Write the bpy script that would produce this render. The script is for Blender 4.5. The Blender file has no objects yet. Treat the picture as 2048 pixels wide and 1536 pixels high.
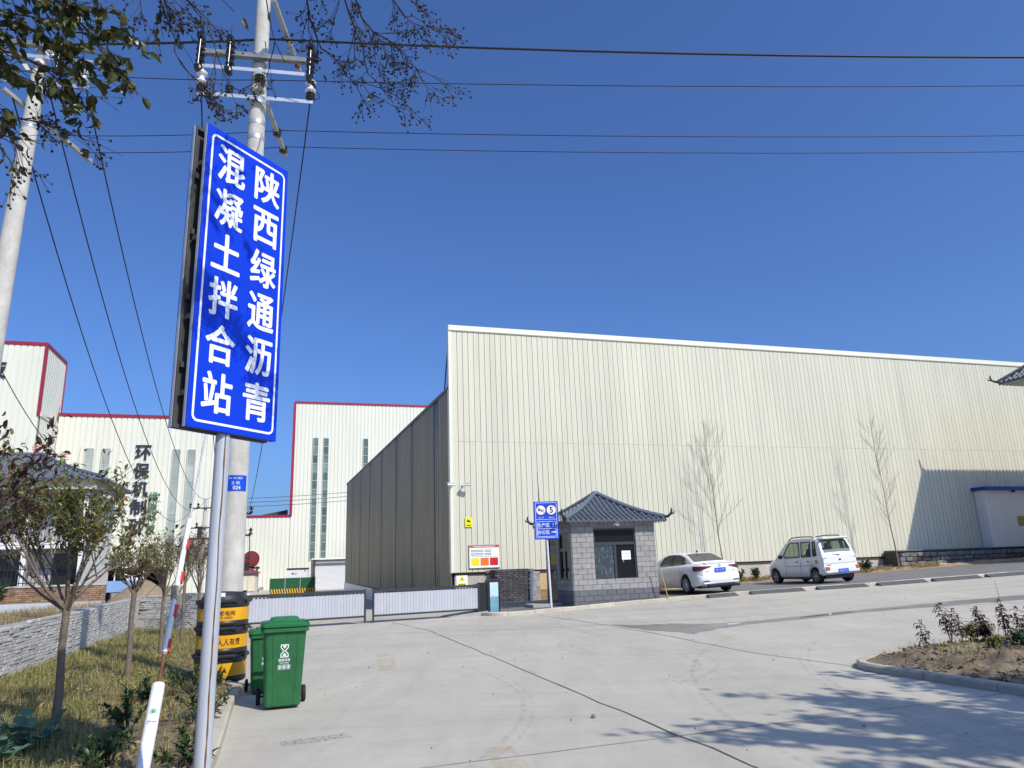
import bpy, math, random
from mathutils import Vector, Matrix, noise
random.seed(7)
sc = bpy.context.scene
col = sc.collection
PI = math.pi

# ------------------------------------------------------------------ camera, sky, sun, exposure
cd = bpy.data.cameras.new('camera')
cam = bpy.data.objects.new('camera', cd); col.objects.link(cam)
cd.sensor_width = 36.0; cd.lens = 36.0*1440/2048
cd.clip_start = 0.05; cd.clip_end = 3000
_r = Vector((0.99937, 0.00864, -0.03446)); _u = Vector((0.03553, -0.24311, 0.96935)); _f = Vector((0.0, 0.96996, 0.24327))
cam.matrix_world = Matrix(((_r.x, _u.x, -_f.x, 0), (_r.y, _u.y, -_f.y, 0), (_r.z, _u.z, -_f.z, 1.6), (0, 0, 0, 1)))
sc.camera = cam
SUN = Vector((0.504, -0.514, 0.695)).normalized()
w = bpy.data.worlds.new('World'); sc.world = w; w.use_nodes = True
nt = w.node_tree; bg = nt.nodes['Background']
sky = nt.nodes.new('ShaderNodeTexSky'); sky.sky_type = 'NISHITA'; sky.sun_disc = False
sky.sun_elevation = math.asin(SUN.z); sky.sun_rotation = math.atan2(SUN.x, SUN.y)
sky.altitude = 300; sky.air_density = 1.0; sky.dust_density = 3.2; sky.ozone_density = 3.0
tint = nt.nodes.new('ShaderNodeMix'); tint.data_type = 'RGBA'; tint.blend_type = 'MULTIPLY'; tint.inputs[0].default_value = 1; tint.inputs[7].default_value = (.66, .955, 1.47, 1)
nt.links.new(sky.outputs[0], tint.inputs[6]); nt.links.new(tint.outputs[2], bg.inputs[0]); bg.inputs[1].default_value = 0.114
sl = bpy.data.lights.new('sun', 'SUN'); sl.energy = 4.7; sl.angle = math.radians(0.53); sl.color = (1.0, 0.93, 0.80)
so = bpy.data.objects.new('sun', sl); col.objects.link(so); so.rotation_euler = SUN.to_track_quat('Z', 'Y').to_euler()
so.location = (10, -10, 30)
sc.view_settings.view_transform = 'Standard'; sc.view_settings.look = 'None'
sc.view_settings.exposure = 0.0; sc.view_settings.gamma = 1.0; sc.view_settings.use_curve_mapping = False
sc.render.film_transparent = False
sc.cycles.max_bounces = 6; sc.cycles.transparent_max_bounces = 12; sc.cycles.use_denoising = True

# ------------------------------------------------------------------ mesh builder
class MB:
    def __init__(s, M=None):
        s.v = []; s.f = []; s.m = []; s.M = M; s.mi = 0; s.sm = []
    def add(s, vs, fs, smooth=False):
        o = len(s.v)
        if s.M is not None: vs = [tuple(s.M @ Vector(p)) for p in vs]
        s.v += [tuple(p) for p in vs]
        for f in fs: s.f.append(tuple(o+i for i in f)); s.m.append(s.mi); s.sm.append(smooth)
    def box(s, c, d, rz=0, b=0):
        x, y, z = d[0]/2, d[1]/2, d[2]/2
        if b:
            b = min(b, x*.9, y*.9, z*.9); pts = []; 
            for sx in (-1, 1):
                for sy in (-1, 1):
                    for sz in (-1, 1):
                        pts += [(sx*x, sy*(y-b), sz*(z-b)), (sx*(x-b), sy*y, sz*(z-b)), (sx*(x-b), sy*(y-b), sz*z)]
            idx = lambda sx, sy, sz, k: ((sx > 0)*4+(sy > 0)*2+(sz > 0))*3+k
            fs = []
            for sg in (-1, 1):
                q = [(-1, -1), (1, -1), (1, 1), (-1, 1)]
                if sg < 0: q = q[::-1]
                fs.append([idx(sg, a, c2, 0) for a, c2 in q]); fs.append([idx(a, sg, c2, 1) for a, c2 in q[::-1]]); fs.append([idx(a, c2, sg, 2) for a, c2 in q])
            for a in (-1, 1):
                for c2 in (-1, 1):
                    fs.append([idx(a, c2, -1, 0), idx(a, c2, 1, 0), idx(a, c2, 1, 1), idx(a, c2, -1, 1)])
                    fs.append([idx(a, -1, c2, 0), idx(a, 1, c2, 0), idx(a, 1, c2, 2), idx(a, -1, c2, 2)])
                    fs.append([idx(-1, a, c2, 1), idx(1, a, c2, 1), idx(1, a, c2, 2), idx(-1, a, c2, 2)])
                    for d2 in (-1, 1): fs.append([idx(a, c2, d2, 0), idx(a, c2, d2, 1), idx(a, c2, d2, 2)])
        else:
            pts = [(sx*x, sy*y, sz*z) for sx in (-1, 1) for sy in (-1, 1) for sz in (-1, 1)]
            fs = [(0, 1, 3, 2), (4, 6, 7, 5), (0, 4, 5, 1), (2, 3, 7, 6), (0, 2, 6, 4), (1, 5, 7, 3)]
        cr, sr = math.cos(rz), math.sin(rz)
        s.add([(c[0]+p[0]*cr-p[1]*sr, c[1]+p[0]*sr+p[1]*cr, c[2]+p[2]) for p in pts], fs)
        return s
    def bx(s, x0, x1, y0, y1, z0, z1, b=0):
        return s.box(((x0+x1)/2, (y0+y1)/2, (z0+z1)/2), (abs(x1-x0), abs(y1-y0), abs(z1-z0)), 0, b)
    def bar(s, a, b, w, h=None, up=(0, 0, 1)):
        a, b = Vector(a), Vector(b); h = h or w; d = (b-a).normalized(); up = Vector(up)
        if abs(d.dot(up)) > .98: up = Vector((1, 0, 0))
        x = d.cross(up).normalized(); y = x.cross(d)
        pts = []
        for p in (a, b):
            for i, j in ((-1, -1), (1, -1), (1, 1), (-1, 1)): pts.append(p+x*(i*w/2)+y*(j*h/2))
        s.add(pts, [(0, 3, 2, 1), (4, 5, 6, 7), (0, 1, 5, 4), (1, 2, 6, 5), (2, 3, 7, 6), (3, 0, 4, 7)]); return s
    def tube(s, pts, r, n=6, cap=True):
        pts = [Vector(p) for p in pts]; N = len(pts)
        rs = r if isinstance(r, (list, tuple)) else [r]*N
        d0 = (pts[1]-pts[0]).normalized(); up = Vector((0, 0, 1)) if abs(d0.z) < .9 else Vector((1, 0, 0))
        x = d0.cross(up).normalized(); vs = []
        for i in range(N):
            d = (pts[min(i+1, N-1)]-pts[max(i-1, 0)]).normalized()
            x = (x-d*x.dot(d)).normalized(); y = d.cross(x)
            for k in range(n):
                a = 2*PI*k/n; vs.append(pts[i]+(x*math.cos(a)+y*math.sin(a))*rs[i])
        fs = [(i*n+k, i*n+(k+1) % n, (i+1)*n+(k+1) % n, (i+1)*n+k) for i in range(N-1) for k in range(n)]
        s.add(vs, fs, True)
        if cap: s.add([vs[k] for k in range(n)], [tuple(range(n))[::-1]]); s.add(vs[-n:], [tuple(range(n))])
        return s
    def lathe(s, prof, c=(0, 0, 0), n=16, axis='z', smooth=True, a0=0, cap=True):
        vs = []
        for r, h in prof:
            for k in range(n):
                a = 2*PI*k/n+a0; p = (r*math.cos(a), r*math.sin(a), h)
                if axis == 'y': p = (p[0], p[2], p[1])
                if axis == 'x': p = (p[2], p[0], p[1])
                vs.append((c[0]+p[0], c[1]+p[1], c[2]+p[2]))
        N = len(prof)
        fs = [(i*n+k, i*n+(k+1) % n, (i+1)*n+(k+1) % n, (i+1)*n+k) for i in range(N-1) for k in range(n)]
        s.add(vs, fs, smooth)
        if cap and prof[0][0] > 1e-4: s.add(vs[:n], [tuple(range(n))[::-1]])
        if cap and prof[-1][0] > 1e-4: s.add(vs[-n:], [tuple(range(n))])
        return s
    def prism(s, poly, y0, y1):          # poly in (x, z), extruded along y
        n = len(poly)
        vs = [(p[0], y0, p[1]) for p in poly]+[(p[0], y1, p[1]) for p in poly]
        s.add(vs, [tuple(range(n)), tuple(range(2*n-1, n-1, -1))]+[(k, n+k, n+(k+1) % n, (k+1) % n) for k in range(n)]); return s
    def slab(s, poly, z0, z1):           # poly in (x, y), extruded along z
        n = len(poly)
        vs = [(p[0], p[1], z0) for p in poly]+[(p[0], p[1], z1) for p in poly]
        s.add(vs, [tuple(range(n))[::-1], tuple(range(n, 2*n))]+[(k, (k+1) % n, n+(k+1) % n, n+k) for k in range(n)]); return s
    def quad(s, *p): s.add(p, [tuple(range(len(p)))]); return s
    def ball(s, c, r, n=8, m=5, sq=1):
        return s.lathe([(max(1e-5, r*math.sin(PI*i/m)), -r*sq*math.cos(PI*i/m)) for i in range(m+1)], c, n)
    def mesh(s, name, mats):
        me = bpy.data.meshes.new(name); me.from_pydata(s.v, [], s.f)
        for m in (mats if isinstance(mats, (list, tuple)) else [mats]): me.materials.append(m)
        me.polygons.foreach_set('material_index', s.m); me.polygons.foreach_set('use_smooth', s.sm)
        me.update(); return me
    def build(s, name, mats, parent=None, fix=False, **kw):
        me = s.mesh(name, mats)
        if fix:
            import bmesh
            bm = bmesh.new(); bm.from_mesh(me); bmesh.ops.recalc_face_normals(bm, faces=bm.faces); bm.to_mesh(me); bm.free()
        return link(name, me, parent, **kw)

def link(name, me, parent=None, loc=None, rot=None, scale=None, **kw):
    o = bpy.data.objects.new(name, me); col.objects.link(o)
    if parent is not None: o.parent = parent
    if loc is not None: o.location = loc
    if rot is not None: o.rotation_euler = rot
    if scale is not None: o.scale = scale
    for k, v in kw.items(): o[k] = v
    return o
def thing(name, label, cat, loc=(0, 0, 0), rz=0, group=None):
    o = bpy.data.objects.new(name, None); col.objects.link(o); o.empty_display_size = .1
    o.location = loc; o.rotation_euler = (0, 0, rz); o['label'] = label; o['category'] = cat
    if group: o['group'] = group
    return o
def tag(o, label, cat, group=None):
    o['label'] = label; o['category'] = cat
    if group: o['group'] = group
    return o
def struct(o): o['kind'] = 'structure'; return o
def dup(root, loc, rz, label, group=None, scale=1.0, lookup={}):
    if not lookup.get(root.name):
        ch = {}
        for o in col.objects:
            if o.parent is not None: ch.setdefault(o.parent, []).append(o)
        lookup[root.name] = ch
    ch = lookup[root.name]
    def rec(o, par):
        c = o.copy(); col.objects.link(c); c.parent = par
        for k in ch.get(o, []): rec(k, c)
        return c
    r = rec(root, None); r.location = loc; r.rotation_euler = (0, 0, rz); r['label'] = label; r.scale = (scale,)*3
    if group: r['group'] = group
    return r

# ------------------------------------------------------------------ materials
MATS = {}
def srgb(h):
    c = [int(h[i:i+2], 16)/255 for i in (0, 2, 4)]
    return tuple(x/12.92 if x <= .04045 else ((x+.055)/1.055)**2.4 for x in c)
def mat(name, c, rough=.6,  var=.12, scale=4., bump=0., bscale=30., metal=0., spec=.4, c2=None, rnd=0., island=0., detail=5., stretch=None, coat=0., trans=0., streak=0.):
    if name in MATS: return MATS[name]
    m = bpy.data.materials.new(name); m.use_nodes = True; MATS[name] = m
    n = m.node_tree.nodes; L = m.node_tree.links.new; P = n['Principled BSDF']
    P.inputs['Roughness'].default_value = rough; P.inputs['Metallic'].default_value = metal; P.inputs['Specular IOR Level'].default_value = spec
    P.inputs['Coat Weight'].default_value = coat; P.inputs['Coat Roughness'].default_value = .05
    tc = n.new('ShaderNodeTexCoord'); src = tc.outputs['Object']
    if rnd: src = n.new('ShaderNodeNewGeometry').outputs['Position']
    src0 = src
    if stretch:
        mp = n.new('ShaderNodeMapping'); mp.inputs['Scale'].default_value = stretch; L(src, mp.inputs[0]); src = mp.outputs[0]
    nz = n.new('ShaderNodeTexNoise'); nz.inputs['Scale'].default_value = scale; nz.inputs['Detail'].default_value = detail; nz.inputs['Roughness'].default_value = .65; L(src, nz.inputs['Vector'])
    mr = n.new('ShaderNodeMapRange'); mr.inputs['From Min'].default_value = .3; mr.inputs['From Max'].default_value = .7; L(nz.outputs[0], mr.inputs[0])
    mx = n.new('ShaderNodeMix'); mx.data_type = 'RGBA'; L(mr.outputs[0], mx.inputs[0])
    a = c2 if c2 else tuple(x*(1-var) for x in c); b = c if c2 else tuple(min(1, x*(1+var)) for x in c)
    mx.inputs[6].default_value = (*a, 1); mx.inputs[7].default_value = (*b, 1); out = mx.outputs[2]
    for amt, node, sock in ((rnd, 'ShaderNodeObjectInfo', 'Random'), (island, 'ShaderNodeNewGeometry', 'Random Per Island')):
        if amt:
            g = n.new(node); m2 = n.new('ShaderNodeMapRange'); m2.inputs['To Min'].default_value = 1-amt; m2.inputs['To Max'].default_value = 1+amt; L(g.outputs[sock], m2.inputs[0])
            hs = n.new('ShaderNodeHueSaturation'); L(m2.outputs[0], hs.inputs['Value']); L(out, hs.inputs['Color']); out = hs.outputs[0]
    if streak:                                                     # run marks and dirt down the sheet
        mp = n.new('ShaderNodeMapping'); mp.inputs['Scale'].default_value = (5, 5, .16); L(src0, mp.inputs[0]); z = n.new('ShaderNodeTexNoise'); z.inputs['Scale'].default_value = 1; z.inputs['Detail'].default_value = 7; z.inputs['Roughness'].default_value = .7; L(mp.outputs[0], z.inputs['Vector'])
        z2 = n.new('ShaderNodeTexNoise'); z2.inputs['Scale'].default_value = .16; z2.inputs['Detail'].default_value = 4; L(src0, z2.inputs['Vector'])
        m3 = n.new('ShaderNodeMapRange'); m3.inputs[1].default_value = .48; m3.inputs[2].default_value = .78; m3.inputs[3].default_value = 0; m3.inputs[4].default_value = streak; L(z.outputs[0], m3.inputs[0])
        m4 = n.new('ShaderNodeMapRange'); m4.inputs[1].default_value = .35; m4.inputs[2].default_value = .65; L(z2.outputs[0], m4.inputs[0]); mu = n.new('ShaderNodeMath'); mu.operation = 'MULTIPLY'; L(m3.outputs[0], mu.inputs[0]); L(m4.outputs[0], mu.inputs[1])
        m5 = n.new('ShaderNodeMix'); m5.data_type = 'RGBA'; L(mu.outputs[0], m5.inputs[0]); L(out, m5.inputs[6]); m5.inputs[7].default_value = (c[0]*.45, c[1]*.40, c[2]*.33, 1); out = m5.outputs[2]
    L(out, P.inputs['Base Color'])
    if bump:
        n2 = n.new('ShaderNodeTexNoise'); n2.inputs['Scale'].default_value = bscale; n2.inputs['Detail'].default_value = 4; L(src, n2.inputs['Vector'])
        bp = n.new('ShaderNodeBump'); bp.inputs['Strength'].default_value = bump; bp.inputs['Distance'].default_value = .02; L(n2.outputs[0], bp.inputs['Height']); L(bp.outputs[0], P.inputs['Normal'])
    return m
def leafmat(name, cols, rough=.45, tr=.3):
    m = bpy.data.materials.new(name); m.use_nodes = True
    n = m.node_tree.nodes; L = m.node_tree.links.new; P = n['Principled BSDF']; P.inputs['Roughness'].default_value = rough; P.inputs['Specular IOR Level'].default_value = .4
    g = n.new('ShaderNodeNewGeometry'); cr = n.new('ShaderNodeValToRGB'); L(g.outputs['Random Per Island'], cr.inputs[0])
    cr.color_ramp.interpolation = 'LINEAR'
    e = cr.color_ramp.elements; k = len(cols)
    while len(e) < k: e.new(.5)
    for i, c in enumerate(cols): e[i].position = i/(k-1); e[i].color = (*c, 1)
    L(cr.outputs[0], P.inputs['Base Color'])
    t = n.new('ShaderNodeBsdfTranslucent'); L(cr.outputs[0], t.inputs[0]); ms = n.new('ShaderNodeMixShader'); ms.inputs[0].default_value = tr
    L(P.outputs[0], ms.inputs[1]); L(t.outputs[0], ms.inputs[2]); L(ms.outputs[0], n['Material Output'].inputs[0])
    return m
def decal(name, c, alpha, scale, lo=.4, hi=.6, rough=.8, stretch=None, base=0.):
    """thin worn paint or stain: patchy cover over the surface below"""
    m = bpy.data.materials.new(name); m.use_nodes = True
    n = m.node_tree.nodes; L = m.node_tree.links.new; P = n['Principled BSDF']; P.inputs['Roughness'].default_value = rough
    P.inputs['Base Color'].default_value = (*c, 1)
    tc = n.new('ShaderNodeTexCoord'); src = tc.outputs['Object']
    if stretch:
        mp = n.new('ShaderNodeMapping'); mp.inputs['Scale'].default_value = stretch; L(src, mp.inputs[0]); src = mp.outputs[0]
    nz = n.new('ShaderNodeTexNoise'); nz.inputs['Scale'].default_value = scale; nz.inputs['Detail'].default_value = 6; nz.inputs['Roughness'].default_value = .7; L(src, nz.inputs['Vector'])
    mr = n.new('ShaderNodeMapRange'); mr.inputs['From Min'].default_value = lo; mr.inputs['From Max'].default_value = hi; mr.inputs['To Min'].default_value = base; mr.inputs['To Max'].default_value = alpha; L(nz.outputs[0], mr.inputs[0])
    L(mr.outputs[0], P.inputs['Alpha']); return m
def glass(name, c=(.02, .025, .03), rough=.04, tr=.0, tint=(.5, .55, .55)):
    m = bpy.data.materials.new(name); m.use_nodes = True
    n = m.node_tree.nodes; L = m.node_tree.links.new; P = n['Principled BSDF']
    P.inputs['Base Color'].default_value = (*c, 1); P.inputs['Roughness'].default_value = rough; P.inputs['Specular IOR Level'].default_value = .8
    if tr:
        t = n.new('ShaderNodeBsdfTransparent'); t.inputs[0].default_value = (*tint, 1); ms = n.new('ShaderNodeMixShader'); ms.inputs[0].default_value = tr
        L(P.outputs[0], ms.inputs[1]); L(t.outputs[0], ms.inputs[2]); L(ms.outputs[0], n['Material Output'].inputs[0])
    return m

CREAM = mat('cream_sheet_metal', (.585, .568, .455), .45, var=.05, scale=.5, spec=.35, rnd=.035, stretch=(1, 1, .25), streak=.32)
CREAM_TRIM = mat('cream_trim', (.70, .69, .57), .4, .05, 1)
GREYSIDE = mat('shaded_side_sheet', (.26, .205, .12), .45, var=.22, scale=.9, streak=.5, spec=.5, rnd=.06, stretch=(1, 1, .15))  # this wall's shade is painted into the dark base; streaks are run marks
SKYLITE = mat('translucent_strip', (.05, .056, .062), .3, .2, 1, rnd=.1)
PALE = mat('pale_factory_sheet', (.66, .66, .57), .5, var=.05, scale=.3, stretch=(1, 1, .2), streak=.3)
PALE_EDGE = mat('pale_sheet_joint', (.50, .51, .46), .5, .05, 1)
REDTRIM = mat('crimson_trim', srgb('8e1f38'), .45, .1, 1)
CONC = mat('plain_concrete', (.40, .40, .375), .85, .12, 3, bump=.15)
CONC_D = mat('grey_concrete', (.30, .30, .29), .85, .18, 3, bump=.2)
PLINTH = mat('plinth_plaster', (.42, .395, .34), .9, .15, 1.5, bump=.1, bscale=8)
TAN = mat('tan_plaster', (.50, .36, .19), .9, .12, 2, bump=.1)
BLACK = mat('black_plastic', (.018, .019, .021), .42, .2, 6, bump=.02)
DARKSTEEL = mat('dark_steel', (.03, .032, .037), .45, .2, 4)
RUBBER = mat('tyre_rubber', (.014, .014, .015), .75, .2, 10)
GALV = mat('galvanised_steel', (.50, .52, .55), .38, .1, 6, metal=.55)
WHITE = mat('white_paint', (.74, .75, .77), .35, .04, 4)
SIGNW = mat('sign_white', (.80, .82, .86), .35, .02, 2)
SIGNB = mat('sign_blue', (.001, .038, .56), .5, .04, 2, spec=.25)
SIGNB2 = mat('direction_sign_blue', (.004, .06, .52), .4, .06, 2)
INK = mat('black_ink', (.02, .02, .022), .5, .1, 3)
NAVYINK = mat('navy_lettering', (.022, .022, .04), .5, .1, 3)
GREENINK = mat('green_lettering', (.03, .16, .09), .5, .1, 3)
REDINK = mat('red_lettering', (.45, .03, .03), .5, .1, 3)
DARKVOID = mat('dark_interior', (.02, .02, .022), .9, .1, 2)
WINDARK = glass('dark_window_glass', (.018, .02, .024), .05)
CARGLASS = glass('car_window_glass', (.02, .025, .025), .03, .72, (.66, .74, .66))
# ------------------------------------------------------------------ terrain
def ss(a, b, t):
    t = min(1, max(0, (t-a)/(b-a))); return t*t*(3-2*t)
XP = [-400, 0, 2, 5.2, 8.2, 13, 19.5, 30, 400]; ZP = [0, 0, .07, .195, .305, .42, .62, .95, 1.3]
def lerp_tab(X, Z, x):
    if x <= X[0]: return Z[0]
    for i in range(len(X)-1):
        if x <= X[i+1]: return Z[i]+(Z[i+1]-Z[i])*(x-X[i])/(X[i+1]-X[i])
    return Z[-1]
def gz(x, y):
    z = lerp_tab(XP, ZP, x)*ss(12, 24, y)
    return z-min(.72, max(0, .02*(y-25)))*ss(0, -4, x)
A1 = math.radians(17.776); E1 = Vector((.9523, .3053, 0)); E2 = Vector((-.3053, .9523, 0)); OO = Vector((-2.759, 30.982, 0))
def SW(u, v, z=0): return OO+E1*u+E2*v+Vector((0, 0, z))     # shed frame: u along its front, v into it
KERB = [(-1.25, 24.85), (-.9, 24.45), (-.3, 24.4), (1.83, 25.08), (5.05, 26.0), (8, 26.45), (12.5, 26.9), (18.3, 27.75), (30, 29.6), (60, 34)]
def kerb_y(x): return lerp_tab([k[0] for k in KERB], [k[1] for k in KERB], x)
LK = [(-1.0, 1.0), (-2.66, 6.76), (-2.93, 7.61), (-3.79, 10.17), (-3.86, 10.72), (-4.02, 10.86), (-4.85, 11.95), (-5.35, 12.6), (-6.6, 17.5), (-7.75, 21.6)]
WALLP = [(-4.2, -2.0), (-6.5, 6.0), (-8.28, 12.14), (-9.23, 15.49), (-10.07, 17.92), (-11.55, 22.75)]
WALL2 = [(-11.55, 22.75), (-8.15, 21.75)]

def concrete_mat():
    m = bpy.data.materials.new('yard_concrete'); m.use_nodes = True
    n = m.node_tree.nodes; L = m.node_tree.links.new; P = n['Principled BSDF']; P.inputs['Roughness'].default_value = .8; P.inputs['Specular IOR Level'].default_value = .3
    tc = n.new('ShaderNodeTexCoord')
    def nz(scale, det, stretch=None, rot=0, dist=0):
        src = tc.outputs['Object']
        if stretch:
            mp = n.new('ShaderNodeMapping'); mp.inputs['Scale'].default_value = stretch; mp.inputs['Rotation'].default_value = (0, 0, rot); L(src, mp.inputs[0]); src = mp.outputs[0]
        t = n.new('ShaderNodeTexNoise'); t.inputs['Scale'].default_value = scale; t.inputs['Detail'].default_value = det; t.inputs['Roughness'].default_value = .65; t.inputs['Distortion'].default_value = dist; L(src, t.inputs['Vector']); return t.outputs[0]
    def rng(s, a, b, c, d):
        t = n.new('ShaderNodeMapRange'); t.inputs[1].default_value = a; t.inputs[2].default_value = b; t.inputs[3].default_value = c; t.inputs[4].default_value = d; L(s, t.inputs[0]); return t.outputs[0]
    def mul(a, b):
        t = n.new('ShaderNodeMath'); t.operation = 'MULTIPLY'; L(a, t.inputs[0]); L(b, t.inputs[1]); return t.outputs[0]
    v = rng(nz(.28, 6, dist=.4), .3, .7, .90, 1.07)
    v = mul(v, rng(nz(1.6, 8, (1, .22, 1), .5, .8), .35, .7, 1.04, .90))
    v = mul(v, rng(nz(2.2, 6, (.18, 1, 1), .25, .6), .5, .75, 1.0, .90))
    v = mul(v, rng(nz(7, 8), .5, .74, 1.0, .90))
    v = mul(v, rng(nz(60, 3), .3, .7, .95, 1.05))
    v = mul(v, rng(nz(3.2, 5, dist=1.5), .66, .72, 1.0, .80))
    v = mul(v, rng(nz(14, 4), .72, .76, 1.0, .72))
    cr = n.new('ShaderNodeMix'); cr.data_type = 'RGBA'; L(rng(nz(.5, 4), .35, .65, 0, 1), cr.inputs[0]); cr.inputs[6].default_value = (.43, .405, .345, 1); cr.inputs[7].default_value = (.455, .425, .36, 1)
    sc_ = n.new('ShaderNodeVectorMath'); sc_.operation = 'SCALE'; L(cr.outputs[2], sc_.inputs[0]); L(v, sc_.inputs['Scale']); L(sc_.outputs[0], P.inputs['Base Color'])
    bp = n.new('ShaderNodeBump'); bp.inputs['Strength'].default_value = .25; bp.inputs['Distance'].default_value = .01; L(nz(45, 5), bp.inputs['Height']); L(bp.outputs[0], P.inputs['Normal'])
    return m
YARD = concrete_mat()
SOIL = mat('dry_soil', (.20, .155, .10), .95, .3, 2.5, bump=.6, bscale=14, c2=(.10, .08, .05))
FIELD = mat('distant_ground', (.22, .20, .15), .95, .2, .05)
ASPH = mat('parking_asphalt', (.15, .15, .152), .85, .16, 1.2, bump=.25, bscale=60)
KERBM = mat('kerb_stone', (.45, .41, .33), .85, .14, 3, bump=.2, rnd=.07)
def frange(a, b, st):
    k = max(1, int(math.ceil((b-a)/st))); return [a+(b-a)*i/k for i in range(k+1)]
def sheet(name, xs, ys, zf, m, keep=None):
    b = MB(); vs = [(x, y, zf(x, y)) for y in ys for x in xs]; nx = len(xs); fs = []
    for j in range(len(ys)-1):
        for i in range(nx-1):
            if keep is None or keep((xs[i]+xs[i+1])/2, (ys[j]+ys[j+1])/2): fs.append((j*nx+i, j*nx+i+1, (j+1)*nx+i+1, (j+1)*nx+i))
    b.add(vs, fs, True); return struct(b.build(name, m))
XG = [-1500, -600, -200]+frange(-90, -14, 4)+frange(-12, 40, .8)+frange(44, 100, 8)+[200, 600, 1500]
YG = [-1200, -300, -60]+frange(-14, 6, 2)+frange(7, 46, .8)+frange(48, 110, 3)+[200, 500, 2200]
sheet('ground', XG, YG, lambda x, y: gz(x, y)-.05, FIELD)
sheet('yard', frange(-60, -14, 3)+frange(-13, 40, .6)+frange(42, 80, 4), frange(-12, 8, 2)+frange(8.5, 46, .6)+frange(48, 110, 3), gz, YARD)

def ribbon(name, left, right, zoff, m, n=None, tagfn=None):
    b = MB(); vs = []
    for (a, c) in zip(left, right):
        for t in (0, .25, .5, .75, 1):
            x, y = a[0]+(c[0]-a[0])*t, a[1]+(c[1]-a[1])*t; vs.append((x, y, gz(x, y)+zoff))
    fs = [(i*5+k, i*5+k+1, (i+1)*5+k+1, (i+1)*5+k) for i in range(len(left)-1) for k in range(4)]
    b.add(vs, fs, True); return struct(b.build(name, m, fix=False))
def resample(P, st):
    out = []
    for i in range(len(P)-1):
        a, c = Vector(P[i]), Vector(P[i+1]); k = max(1, int((c-a).length/st))
        out += [a+(c-a)*(j/k) for j in range(k)]
    out.append(Vector(P[-1])); return out
def path_strip(name, P, w, zoff, m, wob=0.):
    P = resample([Vector((p[0], p[1])) for p in P], .5); l, r = [], []
    for i, p in enumerate(P):
        d = (P[min(i+1, len(P)-1)]-P[max(i-1, 0)]).normalized(); nn = Vector((-d.y, d.x)); q = p+nn*(noise.noise((i*.7, w*50, 3))*wob)
        k = w*(.75+.5*random.random()) if wob else w
        l.append(q+nn*k/2); r.append(q-nn*k/2)
    return ribbon(name, r, l, zoff, m)

# parking apron behind the kerb, with its kerb stones
xs = frange(-1.2, 48, .6)
back = lambda x: OO.y+(x-OO.x)*.3206
kl = [Vector((x, kerb_y(x)+.13)) for x in xs]; kr = [Vector((x, max(back(x)+.3, kerb_y(x)+.4))) for x in xs]
ribbon('parking_lot', kl, kr, .11, ASPH)
def kerb_run(name, P, w, h, st, m=KERBM, side=1, jit=.006):
    root = bpy.data.objects.new(name, None); col.objects.link(root); root['kind'] = 'structure'
    P = [Vector((p[0], p[1])) for p in P]
    for _ in range(2):                                            # round the corners
        Q = [P[0]]
        for a, c in zip(P, P[1:]): Q += [a.lerp(c, .25), a.lerp(c, .75)]
        P = Q+[P[-1]]
    P = resample(P, .1); N = len(P); nr = []
    for i in range(N):
        d = (P[min(i+1, N-1)]-P[max(i-1, 0)]).normalized(); nr.append(Vector((-d.y, d.x))*side)
    i = 0
    while i < N-1:
        j = i; L = 0
        while j < N-1 and L < st: L += (P[j+1]-P[j]).length; j += 1
        b = MB(); jt = random.uniform(-jit, jit); ch = .025; prof = [(0, -.08), (0, h-ch), (ch, h), (w, h), (w, -.08)]; vs = []; rng = list(range(i, j+1))
        for q_ in rng:
            p = P[q_].copy()
            if q_ == i: p += (P[q_+1]-P[q_]).normalized()*.005
            if q_ == j: p -= (P[q_]-P[q_-1]).normalized()*.005
            z = gz(p.x, p.y); vs += [(p.x+nr[q_].x*q, p.y+nr[q_].y*q, z+hh+jt) for q, hh in prof]
        k = len(rng); b.add(vs, [(0, 1, 2, 3, 4), tuple(5*(k-1)+e for e in (4, 3, 2, 1, 0))]+[(5*r+e, 5*r+5+e, 5*r+6+e, 5*r+e+1) for r in range(k-1) for e in range(4)])
        b.build('kerb_stone', m, root, fix=True); i = j
    return root
kerb_run('parking_kerb', KERB[:9], .14, .125, .9)
kerb_run('bed_kerb', LK, .14, .12, .75, side=1)

# planting bed on the left and the terrace behind the stone wall
def inside(poly, x, y):
    c = False; n = len(poly)
    for i in range(n):
        a, b = poly[i], poly[(i+1) % n]
        if (a[1] > y) != (b[1] > y) and x < (b[0]-a[0])*(y-a[1])/(b[1]-a[1])+a[0]: c = not c
    return c
def wall_x(y): return lerp_tab([p[1] for p in WALLP], [p[0] for p in WALLP], y)
def lk_x(y): return lerp_tab([p[1] for p in LK], [p[0] for p in LK], y)
def bed_z(x, y): return .08+.05*noise.noise((x*.8, y*.8, 0))+.025*noise.noise((x*3, y*3, 2))
b = MB(); ys = frange(.5, 22.6, .25); vs = []
for y in ys:
    xr = lk_x(min(y, 21.6))-.12; xl = wall_x(y)-.1
    for k in range(21):
        x = xl+(xr-xl)*k/20; vs.append((x, y, bed_z(x, y)))
b.add(vs, [(j*21+k, j*21+k+1, (j+1)*21+k+1, (j+1)*21+k) for j in range(len(ys)-1) for k in range(20)], True)
struct(b.build('planting_bed', SOIL))
TERR = [(-4.6, -3)]+[(p[0]-.16, p[1]) for p in WALLP[1:]]+[(-8.3, 21.95), (-9.6, 22.5), (-11.4, 25.5), (-20.6, 45), (-36, 80), (-120, 80), (-120, -3)]
TZ = .55
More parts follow.
